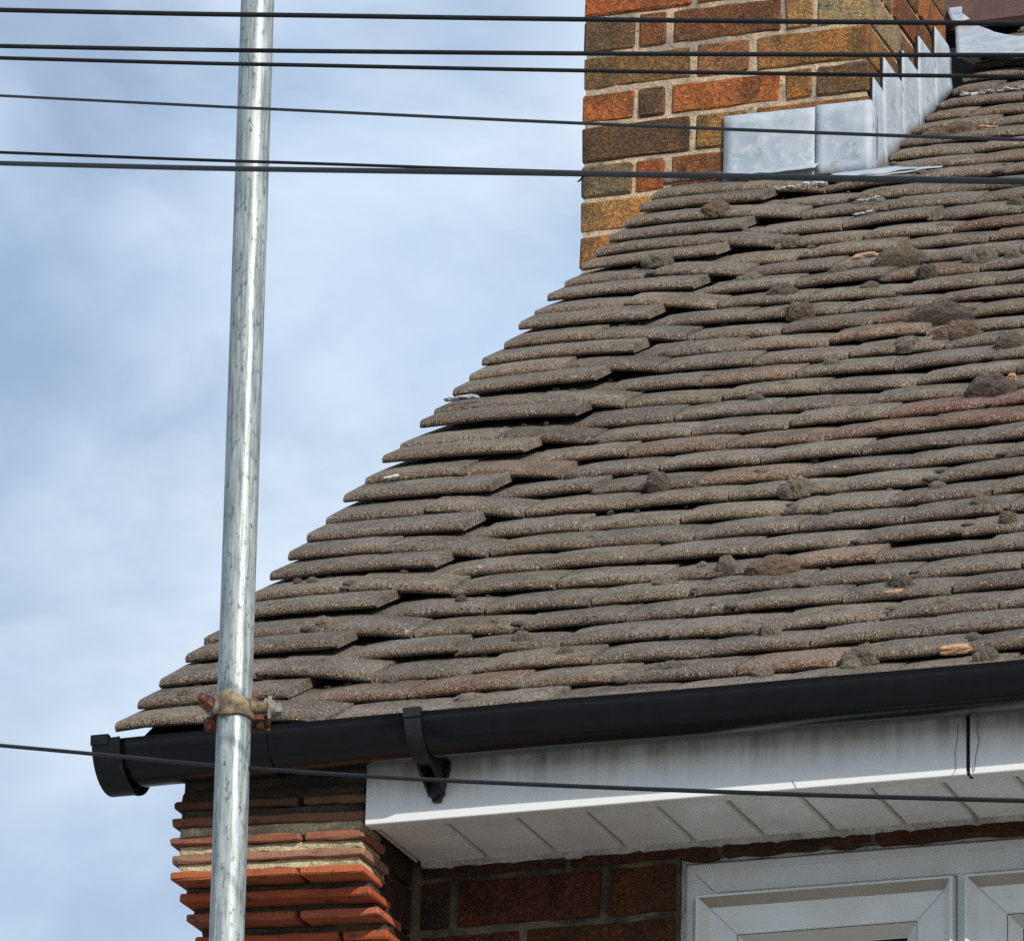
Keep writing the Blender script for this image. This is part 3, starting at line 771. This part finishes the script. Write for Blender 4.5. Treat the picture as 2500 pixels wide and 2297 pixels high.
# ------------------------------------------------------------------ scaffold pole
pb = Vector((.3551, -.3987, -.4592)); pt_ = Vector((.3231, -.3477, .9724)); axv = (pt_-pb).normalized()
base = pb+axv*((-H-pb.z)/axv.z); top = pb+axv*5.2
def pole_basis(p):
    tocam = (Vector((3.7305, -8.4959, 1.6-H))-p); tocam = (tocam-axv*tocam.dot(axv)).normalized()
    yv = -tocam; xv = yv.cross(axv).normalized()
    m_ = Matrix((xv, yv, axv)).transposed().to_4x4(); m_.translation = p; return m_
mb = MB(); n = 48; Lp = (top-base).length
for k_ in range(3):
    pass
v = []; f = []
for i, zz in enumerate((0, Lp)):
    for k_ in range(n): v.append((.02415*math.cos(2*math.pi*k_/n), .02415*math.sin(2*math.pi*k_/n), zz))
for i, zz in enumerate((0, Lp)):
    for k_ in range(n): v.append((.0201*math.cos(2*math.pi*k_/n), .0201*math.sin(2*math.pi*k_/n), zz))
for k_ in range(n):
    k2 = (k_+1) % n
    f += [(k_, k2, n+k2, n+k_), (3*n+k_, 3*n+k2, 2*n+k2, 2*n+k_), (n+k_, n+k2, 3*n+k2, 3*n+k_), (2*n+k_, 2*n+k2, k2, k_)]
me = mesh_from('scaffold_pole', v, f, GALV, True)
po = bpy.data.objects.new('scaffold_pole', me); SC.collection.objects.link(po)
mm = pole_basis(base); mm.translation = base+Vector((0, 0, H)); po.matrix_world = mm
bm = bmesh.new(); bm.from_mesh(me)
for e in bm.edges:
    if len(e.link_faces) == 2 and e.calc_face_angle(0) > math.radians(40): e.smooth = False
bm.to_mesh(me); bm.free()
props(po, 'upright galvanised steel scaffold tube standing in front of the gutter end', 'scaffold pole')

# ------------------------------------------------------------------ scaffold coupler clamped on the pole
cp = pb+axv*(.339)
CM = pole_basis(cp)
coup = empty('scaffold_coupler', cp+Vector((0, 0, H)), 'rusty steel scaffold coupler bolted round the pole by the eaves', 'scaffold clamp')
def cpart(mb_, name, mat, smooth=35, parent=None):
    o = mb_.ob(name, mat, parent or coup, xf=CM); fixn(o)
    return autosmooth(o, smooth) if smooth else o
mb = MB(); nA = 28; pr = []
for i in range(nA+1):
    th = math.radians(-112+222*i/nA); sx = math.sin(th)
    hu = .0115+.0075*math.exp(-((sx+.30)/.55)**2); hl = .0125+.0045*math.exp(-((sx+.45)/.5)**2)
    tz = -.0035*sx-.002
    bul = .0012*math.cos(th)
    ri, ro = .0243, .0288+bul
    cyc = [(ri, hu-.0005), (ro-.001, hu), (ro+.0002, hu-.0018), (ro+.0010, 0), (ro+.0002, -hl+.0018), (ro-.001, -hl), (ri, -hl+.0005)]
    pr.append([(r_*math.sin(th), -r_*math.cos(th), z+tz) for r_, z in cyc])
v = [p for r_ in pr for p in r_]; m_ = 7
f = [(i*m_+j, (i+1)*m_+j, (i+1)*m_+(j+1) % m_, i*m_+(j+1) % m_) for i in range(nA) for j in range(m_)]
f += [tuple(range(m_)), tuple(reversed([nA*m_+j for j in range(m_)]))]
mb.add(v, f); band = cpart(mb, 'clamp_band', BRASS, 40)
# neck of the band reaching to the hinge
mb = MB().tube([(.020, -.0150, -.001), (.030, -.0125, -.0015), (.0465, -.010, -.002)], [.0105, .0078, .0078], 14); cpart(mb, 'band_neck', BRASS)
mb = MB().box(.0462, .0512, -.021, .010, -.020, .013); cpart(mb, 'hinge_plate', STEEL, 0)
mb = MB().tube([(.0512, -.006, -.001), (.0548, -.006, -.001)], .0135, 20); mb.tube([(.0548, -.006, -.001), (.0572, -.006, -.001)], .0115, 20); cpart(mb, 'washer', STEEL)
mb = MB().tube([(.0572, -.006, -.002), (.0655, -.006, -.002)], .0105, 6); cpart(mb, 'nut', STEEL, 20)
# swung eye bolt on the other side
mb = MB().tube([(-.027, -.012, -.002), (-.0335, -.016, -.0015)], .0135, 18); cpart(mb, 'washer', STEEL)
mb = MB().tube([(-.0335, -.016, -.0015), (-.0415, -.022, .002)], .0115, 6); cpart(mb, 'nut', RUST, 20)
mb = MB().tube([(-.0405, -.0215, .002), (-.0465, -.0285, .0065), (-.0475, -.0297, .0072)], [.0066, .0062, .0050], 14); cpart(mb, 'bolt', RUST)
# second half of the clamp behind the tube, with its lugs
mb = MB(); pr = []
for i in range(nA+1):
    th = math.radians(80+200*i/nA); pr.append([(r_*math.sin(th), -r_*math.cos(th), z) for r_, z in ((.0244, .014), (.0295, .014), (.0295, -.016), (.0244, -.016))])
v = [p for r_ in pr for p in r_]; m_ = 4
f = [(i*m_+j, (i+1)*m_+j, (i+1)*m_+(j+1) % m_, i*m_+(j+1) % m_) for i in range(nA) for j in range(m_)]+[(0, 1, 2, 3), (nA*4+3, nA*4+2, nA*4+1, nA*4)]
mb.add(v, f); cpart(mb, 'back_saddle', RUST, 40)
def plate(pts, y0_, y1_, name, mat):
    m_ = len(pts); b0 = [(x_, y0_, z_) for x_, z_ in pts]; b1 = [(x_, y1_, z_) for x_, z_ in pts]
    return cpart(MB().add(b0+b1, [tuple(range(m_)), tuple(reversed(range(m_, 2*m_)))]+[(i, (i+1) % m_, m_+(i+1) % m_, m_+i) for i in range(m_)]), name, mat, 0)
plate([(.020, .004), (.046, .004), (.045, .0095), (.0355, .0105), (.030, .021), (.0265, .0290), (.024, .030), (.021, .020)], .006, .011, 'hinge_fin', RUST)
plate([(.037, .004), (.049, .004), (.048, .013), (.0455, .0215), (.0425, .0225), (.0395, .014)], .012, .016, 'hinge_fin', STEEL)
# ring lug below the neck
mb = MB(); nR = 22
for zz in range(1): pass
v = []; f = []
for i in range(nR):
    an = 2*math.pi*i/nR
    for rx, ry, z in ((.0145, .016, -.0125), (.0145, .016, -.020), (.0075, .008, -.020), (.0075, .008, -.0125)):
        v.append((.0365+rx*math.cos(an), .004+ry*math.sin(an), z-.12*(ry*math.sin(an))))
for i in range(nR):
    i2 = (i+1) % nR
    for j in range(4): f.append((i*4+j, i2*4+j, i2*4+(j+1) % 4, i*4+(j+1) % 4))
mb.add(v, f); mb.box(.022, .050, .012, .020, -.026, -.012); cpart(mb, 'ring_lug', RUST, 40)
mb = MB().tube([(.0365, .004, -.024), (.0365, .004, -.004)], .0055, 10); cpart(mb, 'pivot_pin', BRASS)
mb = MB().tube([(-.026, .012, -.018), (-.036, .012, -.020), (-.041, .012, -.020)], [.012, .0115, .007], 12); cpart(mb, 'back_lug', RUST)

# ------------------------------------------------------------------ cables
cables = [
 ('c1', .0033, [(0.3019, -1.1756, 0.6029), (0.572, -1.1882, 0.5572), (0.7483, -1.1969, 0.5285), (1.1201, -1.2149, 0.4677), (1.5327, -1.2356, 0.4018), (1.7195, -1.2451, 0.3724)], 'thick black overhead cable, topmost of those crossing the chimney'),
 ('c2', .00303, [(0.2974, -1.1598, 0.5582), (0.5603, -1.1559, 0.5216), (0.7326, -1.1537, 0.4986), (1.0977, -1.1494, 0.451), (1.5056, -1.1452, 0.3994), (1.6912, -1.1434, 0.3763)], 'black overhead cable, second from the top, just above a close neighbour'),
 ('c3', .00271, [(0.2569, -1.0711, 0.5837), (0.5295, -1.0825, 0.5375), (0.7075, -1.0904, 0.5084), (1.0829, -1.1068, 0.4471), (1.4998, -1.1258, 0.3807), (1.6887, -1.1346, 0.3513)], 'black overhead cable, third from the top, just below a close neighbour'),
 ('c4', .00193, [(0.1739, -0.8871, 0.6158), (0.6215, -1.2895, 0.38), (0.8894, -1.5306, 0.2393), (1.4012, -1.991, -0.029), (1.8973, -2.4379, -0.2871), (2.1009, -2.6215, -0.3921)], 'thin black overhead wire running alone across the lead apron'),
 ('c5', .00221, [(0.2057, -0.9453, 0.5044), (0.5114, -1.0264, 0.4246), (0.708, -1.0788, 0.3742), (1.1149, -1.1874, 0.2698), (1.5551, -1.3061, 0.1608), (1.7506, -1.359, 0.1131)], 'thin black overhead wire slanting down to meet the thick cable below it'),
 ('c6', .00337, [(0.2043, -0.9404, 0.4906), (0.6623, -1.3752, 0.2535), (0.9345, -1.634, 0.1137), (1.4503, -2.1245, -0.1504), (1.945, -2.5947, -0.4048), (2.1465, -2.7862, -0.5083)], 'thick black overhead cable with a small hanging tie end, below the apron'),
 ('c7', .00293, [(-0.1707, -0.0275, -0.0171), (0.0607, -0.1804, -0.0987), (0.2999, -0.3383, -0.1837), (0.609, -0.5437, -0.2884), (0.8845, -0.7278, -0.3782), (1.3467, -1.0377, -0.525), (1.731, -1.2962, -0.6442)], 'lowest black wire, passing behind the pole and across the gutter'),
]
def crom(P, n=6):
    P = [Vector(p) for p in P]; out_ = []
    for i in range(len(P)-1):
        p0, p1, p2, p3 = P[max(i-1, 0)], P[i], P[i+1], P[min(i+2, len(P)-1)]
        for j in range(n):
            t = j/n; out_.append(.5*((2*p1)+(p2-p0)*t+(2*p0-5*p1+4*p2-p3)*t*t+(3*p1-p0-3*p2+p3)*t**3))
    out_.append(P[-1]); return out_
for nm, r_, P, lab in cables:
    P = [Vector(p) for p in P]
    d0 = (P[0]-P[1]).normalized(); d1 = (P[-1]-P[-2]).normalized()
    Q = crom(P, 8)
    Q = [P[0]+d0*2.2, P[0]+d0*1.0, P[0]+d0*.3]+Q+[P[-1]+d1*.3, P[-1]+d1*.8, P[-1]+d1*1.6]
    cb = MB().tube(Q, r_, 10).ob('overhead_cable', CABLE, None, True)
    props(cb, lab, 'cable')
    if nm == 'c6':
        tip = P[2]+(P[3]-P[2])*1.06 if False else None
        a_ = P[3]+(P[4]-P[3])*.035
        MB().tube([a_+Vector((0, 0, -.002)), a_+Vector((-.0015, 0, -.0055)), a_+Vector((-.0045, 0, -.008)), a_+Vector((-.0068, 0, -.0092))], [.0012, .0014, .0012, .0005], 6).ob('tie_end', CABLE, cb)

# ------------------------------------------------------------------ moss cushions
def moss_mesh(seed, lumps):
    rr = random.Random(seed); vs_ = []; fs = []
    k_ = 1 if lumps < .35 else rr.randrange(3, 6) if lumps < .7 else 8
    for q in range(k_):
        bm = bmesh.new(); bmesh.ops.create_icosphere(bm, subdivisions=4 if q == 0 else 3, radius=1)
        if k_ == 1: cx, cy, rx, rz = 0, 0, .95, .95
        elif q == 0: cx, cy, rx, rz = rr.uniform(-.2, .2), 0, .66, .92
        else: cx, cy, rx, rz = rr.uniform(-.72, .72), rr.uniform(-.5, .4), rr.uniform(.25, .5), rr.uniform(.35, .8)
        for v in bm.verts:
            d = v.co.normalized()
            r_ = 1+.20*mnoise.noise(d*1.5+Vector((seed*3.1+q, 0, 0)))+.10*mnoise.noise(d*4+Vector((0, seed*2.3, q)))+.05*mnoise.noise(d*14+Vector((0, 0, seed)))+.05*mnoise.noise(d*32+Vector((seed, q, 0)))
            v.co = Vector((cx+d.x*r_*rx, cy+d.y*r_*rx*.95, d.z*r_*rz))
            if v.co.z < -.15: v.co.z = -.15+(v.co.z+.15)*.25
        bm.verts.index_update(); b = len(vs_)
        vs_ += [v.co.copy() for v in bm.verts]; fs += [tuple(b+v.index for v in f_.verts) for f_ in bm.faces]; bm.free()
    nb = len(fs); nv = len(vs_)
    for i in range(1100):
        p = vs_[rr.randrange(nv)]
        if p.z < -.12: continue
        d = (p.normalized()+Vector((rr.uniform(-.6, .6), rr.uniform(-.6, .6), rr.uniform(-.2, .6)))).normalized(); s_ = Vector((rr.uniform(-1, 1), rr.uniform(-1, 1), rr.uniform(-1, 1))).normalized()*.018
        b = len(vs_); ll = rr.uniform(.05, .13); vs_ += [p-s_, p+s_, p+d*ll]; fs.append((b, b+1, b+2))
    me = mesh_from('moss_cushion', vs_, fs, [MOSS, MOSST])
    for i, p in enumerate(me.polygons):
        if i >= nb: p.material_index = 1 if (i*7) % 5 < 2 else 0
    return me
MM = [moss_mesh(s_, l_) for s_, l_ in ((1, .3), (2, .5), (3, .4), (4, .8), (5, .6), (6, 1.0))]
MS = [(0.173, 2.787, 0.028, 0.0261), (0.255, 2.689, 0.0157, 0.0148), (0.366, 2.587, 0.0251, 0.0201), (0.158, 2.451, 0.0227, 0.0237), (0.355, 2.348, 0.0224, 0.018), (0.438, 2.216, 0.031, 0.0284), (0.514, 2.338, 0.0179, 0.0161), (0.608, 2.37, 0.0513, 0.0375), (0.692, 2.274, 0.0199, 0.0265), (0.776, 2.344, 0.0244, 0.031), (0.652, 2.6, 0.0159, 0.0127), (0.832, 2.321, 0.0177, 0.023), (0.601, 2.218, 0.0177, 0.0141), (0.672, 2.105, 0.0131, 0.0105), (0.511, 2.08, 0.0306, 0.0306), (0.775, 1.957, 0.0645, 0.0387), (0.853, 1.849, 0.0383, 0.034), (0.951, 1.749, 0.0294, 0.0294), (0.672, 1.902, 0.0258, 0.0189), (0.776, 1.804, 0.0297, 0.0238), (0.659, 1.72, 0.0169, 0.0203), (0.605, 1.62, 0.0126, 0.0151), (0.569, 1.563, 0.0126, 0.0117), (0.981, 1.461, 0.0451, 0.041), (0.775, 1.403, 0.0144, 0.0197), (0.534, 1.094, 0.0242, 0.029), (0.695, 1.108, 0.0141, 0.0177), (0.786, 0.998, 0.0238, 0.0317), (0.856, 0.911, 0.0118, 0.0126), (0.769, 0.603, 0.0191, 0.0306), (0.85, 0.577, 0.0438, 0.0305), (0.687, 0.571, 0.0211, 0.0168), (1.088, 0.427, 0.0224, 0.0336), (1.033, 0.413, 0.0131, 0.0149), (0.533, 0.325, 0.015, 0.0241), (0.454, 0.426, 0.0133, 0.0152), (0.62, 0.238, 0.0156, 0.0179), (0.704, 0.33, 0.0082, 0.0135), (0.927, 0.265, 0.0185, 0.0251), (0.811, 0.138, 0.0256, 0.0161), (0.802, 0.412, 0.0113, 0.015), (0.782, 0.415, 0.0132, 0.0135), (0.363, 0.551, 0.0097, 0.0124), (0.367, 0.191, 0.0131, 0.012), (0.532, 0.057, 0.0257, 0.0147), (1.113, 0.107, 0.0253, 0.0289), (1.305, 0.055, 0.0179, 0.0257), (1.173, 0.33, 0.0184, 0.0162), (1.118, 0.824, 0.0174, 0.0232), (1.19, 0.714, 0.0172, 0.0267), (0.36, 1.17, 0.0122, 0.0163), (0.189, 0.412, 0.0211, 0.0184), (0.469, 2.889, 0.0187, 0.0168), (0.464, 2.829, 0.0162, 0.0149), (0.432, 2.819, 0.0139, 0.013), (0.067, 0.659, 0.0079, 0.0079), (0.091, 0.656, 0.0087, 0.0087), (0.506, 3.315, 0.0481, 0.0288), (0.724, 0.642, 0.0077, 0.0092), (1.093, 0.078, 0.0162, 0.013), (1.258, 0.11, 0.0108, 0.0144), (0.965, 0.091, 0.0181, 0.0116), (0.492, 0.824, 0.0095, 0.0095), (0.073, 2.9, 0.0113, 0.0094), (0.741, 0.152, 0.011, 0.0088), (1.255, 0.158, 0.0127, 0.0116), (0.857, 0.88, 0.0102, 0.0094), (0.81, 0.529, 0.0152, 0.0106), (1.018, 0.957, 0.0137, 0.0126), (0.804, 0.897, 0.0118, 0.0094), (0.074, 0.118, 0.0112, 0.018), (0.75, 2.713, 0.0183, 0.0219), (0.465, 3.34, 0.0193, 0.0135)]
GREY, DARK, BROWN, OLIVE, PINK = (.098, .083, .067), (.054, .044, .035), (.078, .052, .038), (.070, .055, .039), (.12, .086, .073)
UNI = {0: ('brown moss cushion on the upper verge tiles in front of the chimney bricks', BROWN), 3: ('pale grey moss dome on the upper verge beside the chimney foot', GREY),
       5: ('dark olive moss mound below the grey moss domes of the upper verge', DARK), 7: ('largest moss hump, long olive and brown, on tiles below the lead apron', OLIVE),
       15: ('wide knobbly cluster of moss on the upper tiles, widest of all', DARK), 16: ('rusty brown moss dome just below the wide knobbly moss cluster', BROWN),
       17: ('dark round moss dome beside and below the rusty brown moss dome', DARK), 23: ('wide dark moss mound lying above two red tinted tiles', DARK),
       25: ('dark moss tuft alone among bare tiles of the middle roof', DARK), 29: ('round grey moss cushion touching the end of a long rust-brown hump', GREY),
       30: ('long low rust-brown moss hump on the lower middle tiles', BROWN), 32: ('dark ragged moss tuft beside a pale broken tile edge', DARK),
       34: ('round grey moss ball standing proud on the lower tiles above the gutter bracket', GREY), 44: ('flat pinkish moss pad on the bottom tile course just above the gutter', PINK),
       46: ('grey moss cushion on the bottom tiles beside a pale orange chip', GREY), 51: ('grey moss tuft wedged under a lifted verge tile beside the pole', GREY),
       57: ('reddish brown moss mat beside the stepped lead flashing', BROWN), 27: ('pale-tipped moss tuft hanging over a tile joint in the middle roof', GREY), 14: ('olive moss cushion leaning over a tile joint below the upper verge', OLIVE),
       9: ('grey-brown moss dome on the upper tiles level with the largest hump', GREY), 45: ('long grey moss strip draped over a tile joint near the gutter', GREY)}
ORD = 'bottom second third fourth fifth sixth seventh eighth ninth tenth eleventh twelfth thirteenth fourteenth fifteenth sixteenth seventeenth eighteenth nineteenth twentieth'.split()
USED = set()
CN = {GREY: 'grey', DARK: 'dark', OLIVE: 'olive'}
def small_label(c, x, u):
    r_ = max(0, int(u/GA+.15)); w1 = ORD[r_] if r_ < 20 else 'twenty-'+ORD[r_-20] if r_ % 20 and r_ < 30 else 'thirty-'+ORD[r_-30] if r_ > 30 else 'twentieth' if r_ == 20 else 'thirtieth'
    w1 = w1.replace('twenty-second', 'twenty-second').replace('bottom', 'bottom')
    t_ = int((x-.02)/.166); w2 = ('on the verge tile' if t_ == 0 else ORD[t_]+' tile in from the verge')
    return 'small %s moss cushion on the %s tile course, %s' % (CN[c], w1, w2)
for i, (x, u, a_, h_) in enumerate(MS):
    row = round(u/GA-.25); me = MM[i % 6]
    if i in (7, 15, 23): me = MM[5]
    o = bpy.data.objects.new('moss_cushion', me); SC.collection.objects.link(o)
    hh = (0 if x < .2 else hmain(x, u))
    kq = 1.0 if me is MM[0] else 1.28
    s1 = a_*1.08*kq; s2 = min(a_*.95*kq, .034); s3 = h_*.82
    rot = Matrix((Vector((1, 0, 0)), U, NR)).transposed() @ Matrix.Rotation(rnd.uniform(-.25, .25), 3, 'Z')
    m4 = rot.to_4x4() @ Matrix.Diagonal((s1, s2, s3, 1)); m4.translation = roofpt(x, u, hh+.004)+Vector((0, 0, H))
    o.matrix_world = m4
    if i in UNI:
        lab, c = UNI[i]; props(o, lab, 'moss')
    else:
        cands = [rnd.choice([GREY, GREY, DARK, OLIVE, GREY]), GREY, DARK, OLIVE]
        c = next((q for q in cands if small_label(q, x, u) not in USED), GREY); USED.add(small_label(c, x, u)); props(o, small_label(c, x, u), 'moss', 'small moss cushions on the roof tiles')
    kf = rnd.uniform(.9, 1.15); o.color = (*[k_*kf for k_ in c], 1)

# ------------------------------------------------------------------ broken bits lying on the tiles
def chip(name, x, u, l_, d_, t_, mat, lab, cat, h=.0, yaw=0, group=None, seed=1):
    bm = bmesh.new(); bmesh.ops.create_icosphere(bm, subdivisions=3, radius=1); v = []
    for q in bm.verts:
        d = q.co.normalized(); e = max(abs(d.x), abs(d.y), abs(d.z))**-.75
        v.append(Vector((d.x*l_/2, d.y*d_/2, d.z*t_/2))*e*(1+.30*mnoise.noise(d*1.7+Vector((seed*2.7, 0, 0)))+.14*mnoise.noise(d*5+Vector((0, seed, 0)))))
    bm.verts.index_update(); f = [tuple(q.index for q in f_.verts) for f_ in bm.faces]; bm.free()
    rot = Matrix((Vector((1, 0, 0)), U, NR)).transposed() @ Matrix.Rotation(yaw, 3, 'Z')
    hh = (0 if x < .2 else hmain(x, u))+h
    p = roofpt(x, u, hh)
    o = obj(name, [rot @ Vector(q) + p for q in v], f, mat); props(o, lab, cat, group); return o
chip('broken_tile_chip', 1.245, .1005, .046, .012, .013, CHIP, 'pale orange broken tile chip near the bottom of the roof', 'tile chip', .009, 0, None, 3)
chip('broken_tile_chip', 1.083, .402, .034, .010, .011, CHIP, 'pale orange tile fragment beside a dark ragged moss tuft', 'tile chip', .008, .05, None, 4)
chip('broken_tile_chip', 1.019, 1.497, .012, .012, .012, CHIP, 'small pink clay lump on the wide moss mound', 'tile chip', .018, 0, None, 5)
chip('broken_tile_chip', .545, 2.415, .040, .016, .007, CHIP, 'flat pale clay flake beside the largest moss hump', 'tile chip', .013, .3, None, 6)
chip('twig', .572, 3.293, .045, .006, .005, CHIP, 'pale splinter lying across tiles beside the reddish moss mat', 'splinter', .016, -.5, None, 7)
chip('bird_dropping', .060, 1.165, .024, .008, .003, WHITE, 'white dropping on a verge tile below the middle of the roof edge', 'dropping', .0165, .5, None, 8)
def crumbs(x0, x1, u, h, n, lab, seed):
    rr = random.Random(seed); mb_ = MB()
    for i in range(n):
        s_ = rr.uniform(.003, .007); p = roofpt(rr.uniform(x0, x1), u+rr.uniform(-.004, .006), h+rr.uniform(0, .004))
        v, f = rough_block(-s_, s_, -s_*.9, s_*.9, -s_*.28, s_*.28, seed+i, s_*.3, s_*.2); mb_.add([Vector(q)+p for q in v], f)
    o = mb_.ob('mortar_crumbs', WHITE, roof); o['kind'] = 'stuff'; o['label'] = lab; return o
crumbs(.22, .335, 2.965, -.010, 40, 'white mortar crumbs under the apron', 20)
crumbs(.44, .56, 3.64, -.026, 44, 'white mortar crumbs under the saddle', 90)
crumbs(.445, .485, 2.79, -.008, 9, 'white mortar crumbs', 160)
crumbs(.445, .49, 2.705, -.012, 10, 'white mortar crumbs', 190)
crumbs(.02, .075, 1.60, .016, 14, 'white lichen crumbs on a verge tile', 230)
# dirt and moss debris in the gaps under the verge tiles
rr = random.Random(5); mb = MB()
for i in range(260):
    row = rr.randrange(1, 31); x = rr.uniform(.05, .34) if rr.random() < .55 else rr.uniform(.3, 1.4-.225*row*GA)
    s_ = rr.uniform(.0018, .0042); hh = (-.004 if x < .24 else hmain(x, row*GA))-.003
    p = roofpt(x, row*GA+rr.uniform(-.003, .010), hh+rr.uniform(-.004, .001))
    v, f = rough_block(-s_*1.6, s_*1.6, -s_, s_, -s_*.8, s_*.8, i, s_*.7, s_*.35); mb.add([Vector(q)+p for q in v], f)
d = mb.ob('gap_debris', MOSS, roof); d['kind'] = 'stuff'; d.color = (.06, .055, .04, 1)

# little dark moss tufts growing out of the side joints
rr = random.Random(9); mb = MB()
for x, u, h in rr.sample(CORN, 70):
    if x < .1: continue
    for q in range(rr.randrange(1, 3)):
        bm = bmesh.new(); bmesh.ops.create_icosphere(bm, subdivisions=2, radius=1); s_ = rr.uniform(.003, .0075)
        c_ = roofpt(x+rr.uniform(-.006, .004), u+rr.uniform(-.001, .045)*(q > 0)+.002, h+.006+rr.uniform(-.003, .003)+(0 if q == 0 else .003))
        b = len(mb.v); bm.verts.index_update()
        for v in bm.verts:
            d = v.co.normalized(); mb.v.append(c_+(Vector((1, 0, 0))*d.x*1.7+U*d.y*1.5+NR*d.z*.6)*s_*(1+.5*mnoise.noise(d*2.5+Vector((x*50, u*50, q)))+.15*mnoise.noise(d*9)))
        mb.f += [tuple(b+v.index for v in f_.verts) for f_ in bm.faces]; bm.free()
jm = mb.ob('joint_moss', MOSS, roof, True); jm['kind'] = 'stuff'; jm.color = (.062, .052, .041, 1)
